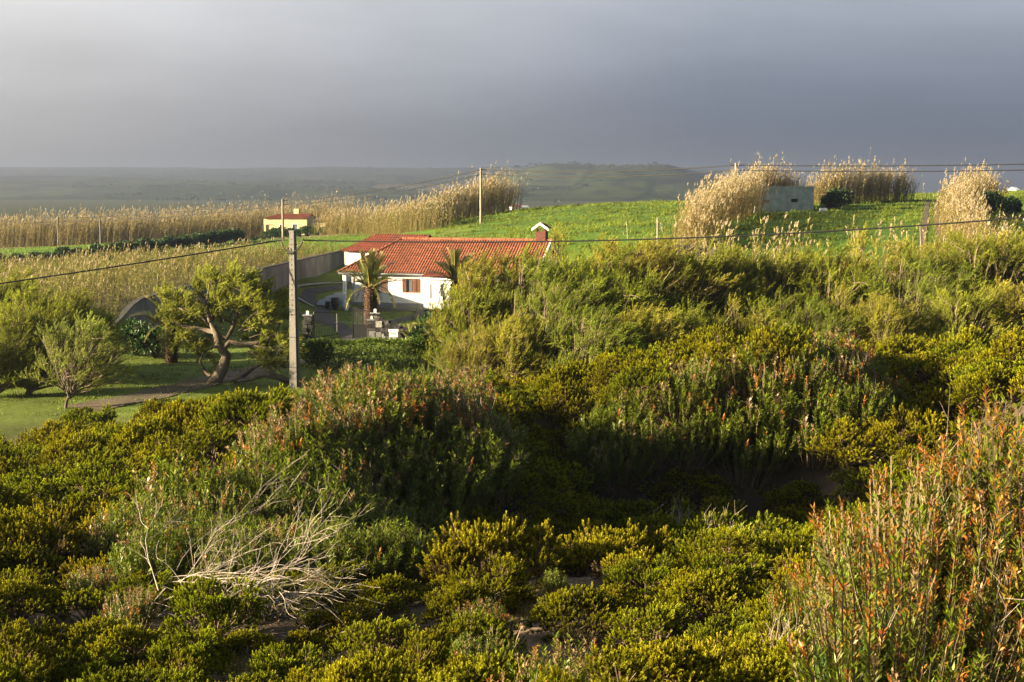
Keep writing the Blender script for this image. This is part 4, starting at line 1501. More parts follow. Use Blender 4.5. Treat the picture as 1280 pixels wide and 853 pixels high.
def window(parent, w, split):
    x0, x1, z0, z1 = w
    fr = Geo()
    for a in ((x0, x0 + .07, z0, z1), (x1 - .07, x1, z0, z1), (x0 + .07, x1 - .07, z0, z0 + .07), (x0 + .07, x1 - .07, z1 - .07, z1)):
        fr.box(a[0], a[1], .03, .12, a[2], a[3])
    win = part('window', fr, M['shutter'], parent)
    gl = Geo()
    gl.add([(x0 + .07, .1, z0 + .07), (x1 - .07, .1, z0 + .07), (x1 - .07, .1, z1 - .07), (x0 + .07, .1, z1 - .07)], [[0, 1, 2, 3]], (1, 1, 1))
    part('pane', gl, M['glass'], win)
    for a, b in split:
        sh = Geo()
        sx0, sx1 = x0 + a * (x1 - x0), x0 + b * (x1 - x0)
        for q in ((sx0, sx0 + .05, z0 + .02, z1 - .02), (sx1 - .05, sx1, z0 + .02, z1 - .02), (sx0 + .05, sx1 - .05, z0 + .02, z0 + .1), (sx0 + .05, sx1 - .05, z1 - .1, z1 - .02)):
            sh.box(q[0], q[1], -.035, .015, q[2], q[3])
        nn = 14
        for k in range(nn):
            zz = z0 + .1 + (z1 - z0 - .2) * k / nn
            sh.box(sx0 + .05, sx1 - .05, -.02 + .004 * (k % 2), .01, zz, zz + (z1 - z0 - .2) / nn * .8)
        part('shutter', sh, M['shutter'], win)
    sl = Geo()
    sl.box(x0 - .12, x1 + .12, -.07, -.003, z0 - .08, z0 - .003)
    sl.box(x0 - .1, x1 + .1, -.05, -.003, z1 + .003, z1 + .07)
    part('sill', sl, M['kerb'], win)


window(HOUSE, W1, [(0, .3), (.62, 1.0)])
window(HOUSE, W2, [(0, .22), (.53, .76), (.8, 1.0)])
g = Geo()
g.tube([(xl, yf - .07, ze - .03), (xr_, yf - .07, ze - .03)], .06, k=8)
g.tube([(.12, -.07, ze - .1), (.12, -.07, .2)], .045, k=6)
g.tube([(6.75, -.07, ze - .1), (6.75, -.07, .2)], .045, k=6)
part('gutter', g, M['plinth'], HOUSE)
# porch at the left end and projecting bay
g = Geo()
g.box(-.75, -.5, -.2, .05, -.3, 2.8)
part('porch_post', g, M['white_trim'], HOUSE)
g = Geo()
bw = (7.5, 8.0, 1.2, 2.3)
wall_holes(g, 7.1, 9.6, .1, 2.6, -1.6, .15, [(8.55, 9.35, 1.2, 2.2), (7.65, 7.82, 1.0, 2.2)])
g.add([(7.1, -1.6, .1), (7.1, 0, .1), (7.1, 0, 2.6), (7.1, -1.6, 2.6)], [[0, 1, 2, 3]], (1, 1, 1))
g.add([(9.6, -1.6, .1), (9.6, 0, .1), (9.6, 0, 2.6), (9.6, -1.6, 2.6)], [[0, 1, 2, 3]], (1, 1, 1))
part('porch', g, M['white'], HOUSE)
g = Geo()
g.box(6.9, 9.8, -1.85, -.05, 2.6, 2.72)
pr = part('porch_slab', g, M['white_trim'], HOUSE)
g = Geo()
tile_slope(g, (6.85, -1.9, 2.74), (9.85, -1.9, 2.74), (9.85, -.46, 3.0), (6.85, -.46, 3.0))
part('porch_tiles', g, M['tile_old'], pr)
# chimney
g = Geo()
cx, cy = 15.55, HD / 2 + .2
g.box(cx - .42, cx + .42, cy - .42, cy + .42, RIDGE - .8, RIDGE + .75)
ch = part('chimney', g, M['brick'], HOUSE)
g = Geo()
for sx in (-.36, .24):
    for sy in (-.4, .28):
        g.box(cx + sx, cx + sx + .12, cy + sy, cy + sy + .12, RIDGE + .75, RIDGE + 1.0)
part('cap_post', g, M['brick'], ch)
g = Geo()
z1, z2 = RIDGE + .98, RIDGE + 1.45
for s in (-1, 1):
    tile_slope(g, (cx + s * .66, cy - s * .6, z1), (cx + s * .66, cy + s * .6, z1), (cx, cy + s * .6, z2), (cx, cy - s * .6, z2), row=.4)
part('chimney_cap', g, M['tile'], ch)
g = Geo()
for s in (-1, 1):
    V = [(cx, cy - .63, z2 + .1), (cx, cy - .63, z2 - .1), (cx + s * .72, cy - .63, z1 - .14), (cx + s * .72, cy - .63, z1 + .07)]
    V += [(x, y + .09, z) for x, y, z in V]
    g.add(V, [[0, 1, 2, 3], [7, 6, 5, 4], [0, 3, 7, 4], [1, 5, 6, 2], [2, 6, 7, 3]], (1, 1, 1))
part('cap_trim', g, M['white_trim'], ch)

# rear wing
AX = thing('house_annex', 'white annex with low red roof behind the left end of the white house', 'annex', (-15.4, 131.0, .6), -TH)
g = Geo()
for V in ([(0, 0), (7.2, 0)], [(7.2, 0), (7.2, 5)], [(7.2, 5), (0, 5)], [(0, 5), (0, 0)]):
    (a, b), (c_, d) = V
    g.add([(a, b, -.6), (c_, d, -.6), (c_, d, 3.6), (a, b, 3.6)], [[0, 1, 2, 3]], (1, 1, 1))
g.add([(7.2, 0, 3.6), (7.2, 5, 3.6), (7.2, 2.5, 5.0)], [[0, 1, 2]], (1, 1, 1))
g.box(.9, 1.7, -.02, .05, 2.3, 3.2, (.3, .3, .3))
part('wall', g, M['white'], AX)
g = Geo()
tile_slope(g, (-.4, -.4, 3.6), (7.5, -.4, 3.6), (7.5, 2.5, 5.15), (-.4, 2.5, 5.15), hipA=2.6)
tile_slope(g, (7.5, 5.4, 3.6), (-.4, 5.4, 3.6), (-.4, 2.5, 5.15), (7.5, 2.5, 5.15), hipB=2.6)
tile_slope(g, (-.4, 5.4, 3.6), (-.4, -.4, 3.6), (2.2, -.4, 5.15), (2.2, 5.4, 5.15), hipA=2.9, hipB=2.9)
part('roof', g, M['tile_old'], AX)

# white stepped parapet and pots left of the house
p = at(395, 378, 118)
g = Geo()
V2 = [(0, 0), (2.6, 0), (2.6, 1.05), (1.7, 1.05), (1.5, .85), (.95, .75), (.7, .5), (.25, .4)]
n = len(V2)
V = [(x, 0, z) for x, z in V2] + [(x, .25, z) for x, z in V2]
g.poly(V, [list(range(n)), list(range(2 * n - 1, n - 1, -1))] + [[i, i + n, (i + 1) % n + n, (i + 1) % n] for i in range(n)])
o = obj('parapet_wall', g.mesh('parapet_wall', M['white']), None, 'white stepped parapet wall left of the white house', 'low wall', None, None, (p[0], p[1], Z(p[0], p[1])), -TH)


def lathe(g, prof, k=14, C=(1, 1, 1)):
    prof = np.array(prof)
    n = len(prof)
    V = [(r_ * math.cos(2 * PI * j / k), r_ * math.sin(2 * PI * j / k), z) for r_, z in prof for j in range(k)]
    g.add(V, [[i * k + j, i * k + (j + 1) % k, (i + 1) * k + (j + 1) % k, (i + 1) * k + j] for i in range(n - 1) for j in range(k)], C)


for (px, d, s, mt, lab) in [(418, 117, 1.0, 'iron', 'dark tall garden urn before the white parapet'), (409, 116.6, .62, 'iron', 'dark low planter before the white parapet'), (432, 117.2, .7, 'white_paint', 'white plant pot by the corner of the white house')]:
    g = Geo()
    lathe(g, [(.0, 0), (.22, 0), (.18, .08), (.3, .3), (.36, .62), (.3, .85), (.36, .95), (.32, .97), (.28, .85), (.0, .8)])
    x = (px - 640) / F_PX * d
    obj('garden_urn', g.mesh('garden_urn', M[mt], True), None, lab, 'planter', None, None, (x, d, Z(x, d) + .04), 0, s)

# ------------------------------------------------------------------ boundary wall with swooping end
g = Geo()
ys = np.linspace(88, 141.5, 80)
rn = np.random.default_rng(9)
ztop = np.interp(ys, [88, 89.2, 90.5, 92, 98, 118, 141.5], [1.5, 1.85, 2.4, 2.72, 2.97, 3.44, 3.85])
xx = wall_x(ys)
nrmw = nrm(np.array([.989, -.146]))
for a in range(len(ys) - 1):
    pass
n = len(ys)
F_ = []
V = []
for side in (0.15, -.15):
    V += [(xx[i] + nrmw[0] * side, ys[i] + nrmw[1] * side, -.4) for i in range(n)]
    V += [(xx[i] + nrmw[0] * side, ys[i] + nrmw[1] * side, ztop[i]) for i in range(n)]
i = np.arange(n - 1)
F_ += np.stack([i, i + 1, n + i + 1, n + i], 1).tolist()
F_ += np.stack([2 * n + i, 3 * n + i, 3 * n + i + 1, 2 * n + i + 1], 1).tolist()
F_ += np.stack([n + i, n + i + 1, 3 * n + i + 1, 3 * n + i], 1).tolist()
F_ += [[0, n, 3 * n, 2 * n], [n - 1, 3 * n - 1, 4 * n - 1, 2 * n - 1]]
g.add(V, F_, (1, 1, 1))
BW = thing('boundary_wall', 'long stained concrete wall with a swooping end left of the white house', 'wall')
part('wall', g, M['wallconc'], BW)
g = Geo()
V = []
for side, dz in ((.2, .0), (.2, .09), (-.2, .09), (-.2, 0.0)):
    V += [(xx[i] + nrmw[0] * side, ys[i] + nrmw[1] * side, ztop[i] + dz + .003) for i in range(n)]
i = np.arange(n - 1)
F_ = []
for q in range(4):
    r_ = (q + 1) % 4
    F_ += np.stack([q * n + i, q * n + i + 1, r_ * n + i + 1, r_ * n + i], 1).tolist()
g.add(V, F_, (1, 1, 1))
part('coping', g, M['asphalt'], BW)

# ------------------------------------------------------------------ gate, pillars, stone wall
def gate_leaf(label, foot, ang, w, h, solid):
    t = thing('iron_gate', label, 'gate', foot, ang)
    g = Geo()
    g.box(0, .05, -.025, .025, .05, h)
    g.box(w - .05, w, -.025, .025, .05, h - .25)
    g.box(.05, w - .05, -.02, .02, .1, .15)
    g.box(.05, w - .05, -.02, .02, h * .45, h * .45 + .05)
    V = np.array([(.05, -.02, h - .05), (w - .05, -.02, h - .3), (w - .05, -.02, h - .25), (.05, -.02, h)])
    V2 = V + np.array([0, .04, 0])
    g.add(np.r_[V, V2], [[0, 1, 2, 3], [7, 6, 5, 4], [3, 2, 6, 7], [0, 4, 5, 1]], (1, 1, 1))
    part('frame', g, M['iron'], t)
    g = Geo()
    k = 9
    for i in range(1, k):
        x = w * i / k
        zt = h - .05 - .25 * i / k
        g.sticks(np.array([[x, 0, h * .45 + .05]]), np.array([[x, 0, zt]]), .014, .014, (1, 1, 1), k=4)
        if not solid:
            g.sticks(np.array([[x, 0, .15]]), np.array([[x, 0, h * .45]]), .014, .014, (1, 1, 1), k=4)
    part('bars', g, M['iron'], t)
    if solid:
        g = Geo()
        g.box(.05, w - .05, -.008, .008, .15, h * .45)
        part('panel', g, M['iron'], t)


pR = at(459, 424, 93.5)
pL = at(385, 421, 94.5)
zR, zL = Z(pR[0], pR[1]), Z(pL[0], pL[1])
gate_leaf('right black iron gate leaf with solid lower panel by the stone pillar', (pR[0] - .98, pR[1] - .05, zR + .03), 0.0, .96, 2.2, True)
gate_leaf('left black iron gate leaf swung open along the drive', (pL[0] + .35, pL[1] + .3, zL + .03), R(60), 2.6, 1.85, False)


def lamp_pillar(label, x, y, h, lamp):
    z = Z(x, y)
    t = thing('gate_pillar', label, 'pillar', (x, y, z - .1))
    r = np.random.default_rng(int(abs(x) * 100))
    g = Geo()
    for k in range(int(h / .24)):
        for sx in (-1, 1):
            for sy in (-1, 1):
                a = .03 * r.normal(size=3)
                g.box(sx * .14 - .145 + a[0], sx * .14 + .145 + a[0], sy * .14 - .145 + a[1], sy * .14 + .145 + a[1], k * .24, k * .24 + .225, np.array((.05, .046, .045)) * r.uniform(.5, 1.6))
    part('stones', g, M['lava'], t)
    g = Geo()
    g.box(-.33, .33, -.33, .33, h + .0, h + .07)
    part('cap', g, M['plinth'], t)
    g = Geo()
    s = lamp
    g.box(-s, s, -s, s, h + .073, h + .073 + 2.2 * s)
    V = [(-s * 1.2, -s * 1.2, h + .08 + 2.2 * s), (s * 1.2, -s * 1.2, h + .08 + 2.2 * s), (s * 1.2, s * 1.2, h + .08 + 2.2 * s), (-s * 1.2, s * 1.2, h + .08 + 2.2 * s), (0, 0, h + .08 + 3.0 * s)]
    g.poly(V, [[0, 1, 4], [1, 2, 4], [2, 3, 4], [3, 0, 4], [3, 2, 1, 0]])
    part('lamp', g, M['white_paint'], t)


lamp_pillar('dark stone gate pillar with white lamp on the left of the drive', pL[0], pL[1], 1.75, .09)
lamp_pillar('dark stone gate pillar with white lamp right of the gate', at(465, 0, 94.3)[0], 94.3, 1.8, .09)
lamp_pillar('short stone pillar with small white lamp beside the right gate leaf', at(460.5, 0, 93.4)[0], 93.4, 1.45, .07)
# curved lava wall
r = np.random.default_rng(17)
g = Geo()
wl = np.array([(at(464, 0, 93.6)[0], 93.6), (at(480, 0, 92.6)[0], 92.6), (at(500, 0, 91.6)[0], 91.6), (at(520, 0, 91.0)[0], 91.0)])
seg = np.r_[0, np.cumsum(np.linalg.norm(np.diff(wl, axis=0), axis=1))]
o0 = np.array([wl[1][0], wl[1][1], Z(*wl[1])])
ico_v = rand_dirs(1)
for k in range(620):
    t = r.uniform(0, seg[-1])
    x, y = np.interp(t, seg, wl[:, 0]), np.interp(t, seg, wl[:, 1])
    f = t / seg[-1]
    top = 1.75 - 1.25 * f ** .8
    zz = r.uniform(-.05, top)
    s = r.uniform(.10, .19)
    cen = np.array([x, y + r.choice([-.16, .16]) + r.normal(0, .03), Z(x, y) + zz]) - o0
    V = cen + (np.array([(x_, y_, z_) for z_ in (-1, 1) for y_ in (-1, 1) for x_ in (-1, 1)]) * s * r.uniform(.55, 1.0, (8, 3)))
    g.add(V, [[0, 2, 3, 1], [4, 5, 7, 6], [0, 1, 5, 4], [2, 6, 7, 3], [0, 4, 6, 2], [1, 3, 7, 5]], np.array((.055, .05, .05)) * r.uniform(.4, 1.7))
t_ = thing('lava_wall', 'curved black lava stone wall with pale square stones right of the gate', 'stone wall', o0)
part('stones', g, M['lava'], t_)
for (px, py, s) in [(474, 405, .2), (473, 419, .22), (466, 418, .22), (481, 420, .17)]:
    q = at(px, py, 92.7) - o0
    gg = Geo()
    gg.box(q[0] - s, q[0] + s, q[1] - .32, q[1] - .2, q[2] - s, q[2] + s)
    part('pale_stone', gg, M['plinth'] if s > .2 else M['kerb'], t_)
q = at(492, 425, 91.0)
t_ = thing('letter_box', 'white letter box standing in front of the lava stone wall', 'letter box', (q[0], q[1], Z(q[0], q[1])))
g = Geo()
g.box(-.28, .28, -.12, .12, .35, .72)
V = [(-.32, -.15, .723), (.32, -.15, .723), (.32, .15, .723), (-.32, .15, .723), (-.32, 0, .86), (.32, 0, .86)]
g.poly(V, [[0, 1, 5, 4], [2, 3, 4, 5], [0, 4, 3], [1, 2, 5], [3, 2, 1, 0]])
part('box', g, M['white_paint'], t_)
g = Geo()
g.box(-.05, .05, -.05, .05, -.05, .347)
part('post', g, M['white_paint'], t_)
g = Geo()
g.box(-.18, .18, -.128, -.121, .56, .6)
part('slot', g, M['iron'], t_)

# ------------------------------------------------------------------ palms
def frond_mesh(seed, ln=2.0, droop=.9, tone=1.0, leaflets=52):
    r = np.random.default_rng(seed)
    g = Geo()
    t = np.linspace(0, 1, 12)
    x = ln * (t - .12 * t ** 2)
    z = ln * (.28 * t - droop * .55 * t ** 2.4)
    pts = np.stack([x, 0 * t, z], 1)
    g.tube(pts, np.linspace(.035, .008, 12), (.28, .22, .07), k=4)
    tt = np.linspace(.12, 1, leaflets)
    for s in (-1, 1):
        P = np.stack([np.interp(tt, t, x), 0 * tt, np.interp(tt, t, z)], 1)
        T = nrm(np.stack([np.gradient(P[:, 0]), 0 * tt, np.gradient(P[:, 2])], 1))
        D = nrm(T * .9 + np.array([0, s * .5, .28]) + r.normal(0, .1, (len(tt), 3)))
        L = .48 * np.sin(PI * np.clip(tt * .85 + .12, 0, 1)) ** .6 + .06
        S = nrm(np.cross(D, np.array([0, 0, 1.])))
        b = tone * r.uniform(.75, 1.25, (len(tt), 1))
        yel = smooth(.55, 1.0, tt)[:, None]
        g.leaves(P, D, S, L, .042, (np.array((.14, .16, .035)) * (1 - yel * .6) + np.array((.42, .31, .14)) * yel * .6) * b, mid=.35)
    return g.mesh('frond', M['palm'])


FR = [frond_mesh(900 + i, 2.1, [.25, .45, .7, .35][i]) for i in range(4)]
FRD = frond_mesh(910, 1.8, 1.3)


def palm(label, x, y, trunk_h, fronds, s, seed, fat=.36, lean_out=0.0, z0=None):
    r = np.random.default_rng(seed)
    z = Z(x, y) if z0 is None else z0
    t_ = thing('palm_tree', label, 'palm', (x, y, z))
    if trunk_h > .2:
        g = Geo()
        zs = np.linspace(-.1, trunk_h, 14)
        rad = np.interp(zs / trunk_h, [0, .15, .6, .85, 1], [fat * 1.05, fat * .85, fat * .9, fat * 1.05, fat * .7])
        g.tube(np.stack([0 * zs, 0 * zs, zs], 1), rad, k=14)
        for k in range(230):
            a = k * 2.39996
            zz = trunk_h * (k + .5) / 230
            rr_ = np.interp(zz / trunk_h, [0, .15, .6, .85, 1], [fat * 1.05, fat * .85, fat * .9, fat * 1.05, fat * .7])
            o = np.array([math.cos(a), math.sin(a), 0])
            p = o * rr_ * .95 + [0, 0, zz]
            u = np.array([-o[1], o[0], 0]) * .07
            up = o * .15 + np.array([0, 0, .12])
            g.add([p - u, p + u, p + u * .7 + up, p - u * .7 + up, p + o * .02 + [0, 0, -.05]], [[0, 1, 2, 3]], (1, 1, 1))
        part('trunk', g, M['palm_trunk'], t_)
    for k in range(fronds):
        a = k * 2.39996 + r.normal(0, .15)
        f = (k + .5) / fronds
        pitch = R(80) * (1 - f) ** .9 - R(18) * f + r.normal(0, .08)
        me = FR[int(r.integers(0, 4))] if f < .8 else FRD
        o = obj('frond', me, t_)
        # the wind pushes fronds towards +x
        dirv = nrm(np.array([math.cos(a) * math.cos(pitch) + .18, math.sin(a) * math.cos(pitch), math.sin(pitch)]))
        rot = Vector((1, 0, 0)).rotation_difference(Vector(dirv)).to_matrix()
        # keep the frond's upper side up
        X = Vector(dirv)
        Zv = (Vector((0, 0, 1)) - X * X.z).normalized() if abs(X.z) < .99 else Vector((-1, 0, 0))
        Yv = Zv.cross(X)
        mt = Matrix((X, Yv, Zv)).transposed().to_4x4()
        sc_ = s * r.uniform(.8, 1.15)
        o.matrix_local = Matrix.Translation((math.cos(a) * .12, math.sin(a) * .12, trunk_h + .05 * (1 - f))) @ mt @ Matrix.Scale(sc_, 4)


q = gp(459, 421, 60)
palm('stout palm with shaggy trunk before the windows of the white house', at(459, 0, 97)[0], 97.0, 3.2, 27, 1.22, 1, fat=.5)
palm('palm rising behind the tamarisks before the right part of the house', at(568, 0, 99)[0], 99.0, 3.5, 24, 1.15, 2)
palm('half hidden palm with arching fronds before the swooping wall', at(203, 0, 82.0)[0], 82.0, 2.1, 30, 1.1, 3)
palm('small yellowish palm between the stone wall and the hedge', at(515, 0, 84.5)[0], 84.5, .45, 26, .62, 4)

# ------------------------------------------------------------------ concrete pole with cable
pp = at(369, 484, 70.5)
pz = Z(pp[0], pp[1])
POLE = thing('concrete_pole', 'tapered concrete pole standing between the twisted tree and the hedge', 'utility pole', (pp[0], pp[1], pz), R(-22))
g = Geo()
H = 7.72
b0, b1 = .21, .125
V = [(-b0, -b0, -.3), (b0, -b0, -.3), (b0, b0, -.3), (-b0, b0, -.3), (-b1, -b1, H), (b1, -b1, H), (b1, b1, H), (-b1, b1, H)]
g.poly(V, [[0, 1, 5, 4], [1, 2, 6, 5], [2, 3, 7, 6], [3, 0, 4, 7], [4, 5, 6, 7]])
part('shaft', g, M['conc'], POLE)
g = Geo()
for k in range(16):
    z = 3.6 + k * .25
    b = b0 + (b1 - b0) * (z + .3) / (H + .3)
    g.box(-.03, .03, -b - .004, -b + .02, z, z + .07)
part('holes', g, M['dark'], POLE)
g = Geo()
g.box(-b1 - .02, b1 + .02, -b1 - .02, b1 + .02, H, H + .1)
part('cap', g, M['conc'], POLE)
g = Geo()
for z in (7.1, 3.9, 2.5, 1.0):
    b = b0 + (b1 - b0) * (z + .3) / (H + .3) + .012
    g.box(-b, b, -b, b, z, z + .05)
part('band', g, M['iron'], POLE)
g = Geo()
g.tube([(b0 + .03, -.02, .2), (b1 + .09, -.02, 4), (b1 + .05, -.02, 6.6)], .035, k=6)
part('conduit', g, M['plinth'], POLE)
g = Geo()
zt = 6.85
for sx in (-1, 1):
    g.tube(bez(np.array([sx * .05, -.22, zt - .1]), np.array([sx * .5, -.2, zt - .05]), np.array([sx * .62, 0, zt + .6]), 9), .03, k=6)
g.tube([(-.18, -.2, zt - .12), (.18, -.2, zt - .12)], .07, k=8)
g.tube([(-.05, -.2, zt - .1), (-.16, -.22, zt + .12)], .02, k=6)
part('cable_clamp', g, M['cable'], POLE)


def cable(name, label, a, b, sag, rad, mat, n=40, cat='cable'):
    t = np.linspace(0, 1, n)[:, None]
    P = a + (b - a) * t
    P[:, 2] -= sag * 4 * (t * (1 - t))[:, 0]
    g = Geo()
    g.tube(P - a, rad, k=5)
    return obj(name, g.mesh(name, M[mat], True), None, label, cat, None, None, a)


ctop = np.array((pp[0], pp[1], pz + zt + .5))
cable('power_cable', 'thick black cable running left from the concrete pole', ctop + [-.55, .25, .0], at(-330, 398, 62), .15, .035, 'cable')
cable('power_cable', 'thick black cable running right from the concrete pole across the roof', ctop + [.55, -.25, 0], at(1600, 240, 62), .8, .035, 'cable')

# wooden poles and wires along the crest
PL = [(72, 245, 271), (353, 212, 249), (601, 195, 210), (920, 172, 204)]
tops = []
for i, (px, d, pyt) in enumerate(PL):
    tp = at(px, pyt, d)
    z = Z(tp[0], d)
    h = tp[2] - z
    t_ = thing('wooden_pole', ['far wooden pole among the canes at the left edge', 'wooden pole in front of the yellow house', 'wooden pole on the crest of the pale canes behind the house', 'wooden pole in the canes left of the bunker'][i], 'utility pole', (tp[0], d, z))
    g = Geo()
    g.tube([(0, 0, -.3), (0, 0, h)], [.2, .14], k=8)
    part('shaft', g, M['post'], t_)
    g = Geo()
    for q in (.35, .85):
        g.tube([(.1, 0, h - q), (.2, 0, h - q), (.2, 0, h - q + .1)], .04, k=6)
    part('insulator', g, M['kerb'], t_)
    tops.append(tp)
tp = at(125, 274, 232)
z = Z(tp[0], 232)
t_ = thing('wooden_pole', 'grey pole with a stay standing right of the leftmost pole', 'utility pole', (tp[0], 232, z))
g = Geo()
g.tube([(0, 0, -.3), (0, 0, tp[2] - z)], [.16, .11], k=8)
part('shaft', g, M['conc'], t_)
g = Geo()
g.tube([(.1, 0, tp[2] - z - .3), (1.6, .3, 0)], .03, k=5)
part('stay', g, M['wire'], t_)
ends = [at(-120, 280, 262)] + tops + [at(1420, 199, 150)]
nm = ['left of the leftmost pole', 'between the leftmost pole and the yellow house', 'between the yellow house and the crest', 'above the green field', 'at upper right']
for w, dz in ((0, -.25), (1, -.85)):
    for i in range(len(ends) - 1):
        a, b = ends[i] + [.2, 0, dz], ends[i + 1] + [.2, 0, dz]
        cable('overhead_wire', f"{'upper' if w == 0 else 'lower'} thin overhead wire {nm[i]}", a, b, [.1, .5, .55, .5, .25][i] * (1.0 if w == 0 else 1.15), .06, 'wire', cat='wire')

# fence posts
FP = [(822, 320, 318, 272), (788, 0, 318, 276), (818, 0, 322, 296), (1152, 0, 318, 281), (1168, 0, 330, 300), (1170, 0, 322, 305), (1201, 0, 270, 228)]
labs = ['tall weathered post before the cane thicket, left of the bunker', 'thin leaning pale stake in the green field right of the chimney', 'short post beside the tall weathered post', 'pale stake beside the field track at right',
        'short stake just below the field track', 'short leaning stake right of the field track', 'tall pale post inside the cane clump at right']
for i, (px, _, pyb, pyt) in enumerate(FP):
    d = [118, 122, 116, 118, 114, 112, 140][i]
    b, t2 = at(px, pyb, d), at(px + [0, -5, 0, -2, 0, -4, 2][i], pyt, d)
    z = Z(b[0], d)
    g = Geo()
    g.tube([(0, 0, -.3), (t2[0] - b[0], 0, max(t2[2] - z, 1.2))], [.10, .075] if i == 0 else [.045, .03], k=7)
    obj('fence_post', g.mesh('fence_post', M['post']), None, labs[i], 'post', None, None, (b[0], d, z))
# low dark stone wall at the lower edge of the green field
g = Geo()
r = np.random.default_rng(19)
o0 = np.array((at(700, 0, 124)[0], 124.0, Z(at(700, 0, 124)[0], 124)))
for k in range(900):
    f = r.uniform()
    x, y = np.interp(f, [0, 1], [3.5, at(905, 0, 121)[0]]), np.interp(f, [0, 1], [125, 121])
    s = r.uniform(.12, .22)
    cen = np.array([x, y + r.normal(0, .1), Z(x, y) + r.uniform(0, .75)]) - o0
    V = cen + (np.array([(x_, y_, z_) for z_ in (-1, 1) for y_ in (-1, 1) for x_ in (-1, 1)]) * s * r.uniform(.55, 1.0, (8, 3)))
    g.add(V, [[0, 2, 3, 1], [4, 5, 7, 6], [0, 1, 5, 4], [2, 6, 7, 3], [0, 4, 6, 2], [1, 3, 7, 5]], np.array((.10, .085, .07)) * r.uniform(.5, 1.5))
t_ = thing('field_wall', 'low dark dry stone wall at the foot of the green field', 'stone wall', o0)
part('stones', g, M['lava'], t_)

# ------------------------------------------------------------------ bunker
bp = at(943, 266, 178)
BK = thing('concrete_bunker', 'weathered grey concrete bunker with two slits on the crest of the field', 'bunker', (bp[0], 178, Z(bp[0], 178) - .3), R(24))
bw_, bh, bd = 8.9, 3.45, 5.0
g = Geo()
wall_holes(g, 0, bw_, 0, bh, 0, .35, [(1.3, 2.3, 1.55, 1.9), (5.45, 6.55, 1.6, 2.05)])
g.poly([(0, 0, 0), (0, 0, bh), (0, bd, bh), (0, bd, 0)], [[0, 1, 2, 3]])
g.poly([(0, 0, bh), (bw_, 0, bh), (bw_, bd, bh), (0, bd, bh)], [[0, 1, 2, 3]])
g.poly([(bw_, 0, 0), (bw_, bd, 0), (bw_, bd, bh), (bw_, 0, bh)], [[0, 1, 2, 3]])
part('walls', g, M['bunker'], BK)
g = Geo()
g.box(-.12, bw_ + .15, -.12, bd + .12, bh + .003, bh + .15)
part('roof_slab', g, M['bunker'], BK)
g = Geo()
g.box(1.32, 2.28, .06, .3, 1.56, 1.88)
part('blocked_slit', g, M['ochre'], BK)
g = Geo()
g.box(5.47, 6.53, .3, .34, 1.61, 2.03)
part('open_slit', g, M['dark'], BK)
bp = at(1029, 263, 176)
g = Geo()
g.tube([(0, 0, .3), (.8, .1, .3)], .28, k=14)
dr = thing('white_barrel', 'white barrel with rusty end lying right of the bunker', 'barrel', (bp[0] - .4, 176, Z(bp[0], 176)))
part('shell', g, M['white_paint'], dr, False)
g = Geo()
g.tube([(.805, .1, .3), (.84, .1, .3)], .2, k=14)
part('end_cap', g, M['ochre'], dr)

# ------------------------------------------------------------------ yellow house
yp = at(330, 297, 246)
YH = thing('yellow_house', 'small yellow house with brown red roof beyond the far green strip', 'house', (yp[0], 246, Z(yp[0], 246) + .75), R(-6))
g = Geo()
yw, yd, yh = 7.6, 6.0, 2.75
wall_holes(g, 0, yw, 0, yh, 0, .2, [(.35, 1.95, 0, 1.75), (2.75, 3.35, 1.15, 1.85), (5.05, 5.95, .9, 1.9)])
g.poly([(yw, 0, 0), (yw, yd, 0), (yw, yd, yh), (yw, 0, yh)], [[0, 1, 2, 3]])
g.poly([(yw, 0, yh), (yw, yd, yh), (yw, yd / 2, yh + .7)], [[0, 1, 2]])
g.poly([(0, 0, 0), (0, 0, yh), (0, yd, yh), (0, yd, 0)], [[0, 1, 2, 3]])
part('wall', g, M['yellow'], YH)
g = Geo()
tile_slope(g, (-.15, -.3, yh - .02), (yw + .2, -.3, yh - .02), (yw + .2, yd / 2, yh + .75), (-.15, yd / 2, yh + .75), hipA=2.0)
tile_slope(g, (yw + .2, yd + .3, yh - .02), (-.15, yd + .3, yh - .02), (-.15, yd / 2, yh + .75), (yw + .2, yd / 2, yh + .75), hipB=2.0)
part('roof', g, M['tile_old'], YH)
g = Geo()
g.box(4.4, 5.3, 3.4, 4.2, yh + .3, yh + 1.7)
part('chimney', g, M['yellow'], YH)
for a in ((2.75, 3.35, 1.15, 1.85), (5.05, 5.95, .9, 1.9)):
    g = Geo()
    g.add([(a[0] + .04, .08, a[2] + .04), (a[1] - .04, .08, a[2] + .04), (a[1] - .04, .08, a[3] - .04), (a[0] + .04, .08, a[3] - .04)], [[0, 1, 2, 3]], (1, 1, 1))
    w_ = part('window', g, M['glass'], YH)
    g = Geo()
    for q in ((a[0] - .05, a[0] + .04, a[2], a[3]), (a[1] - .04, a[1] + .05, a[2], a[3]), (a[0] + .04, a[1] - .04, a[3] - .06, a[3] + .03), (a[0] + .04, a[1] - .04, a[2] - .03, a[2] + .05)):
        g.box(q[0], q[1], -.02, .06, q[2], q[3])
    part('frame', g, M['white_trim'], w_)
g = Geo()
g.box(yw + .02, yw + 3.2, .8, 4.5, 0, 2.0)
part('lean_to', g, M['yellow'], YH)

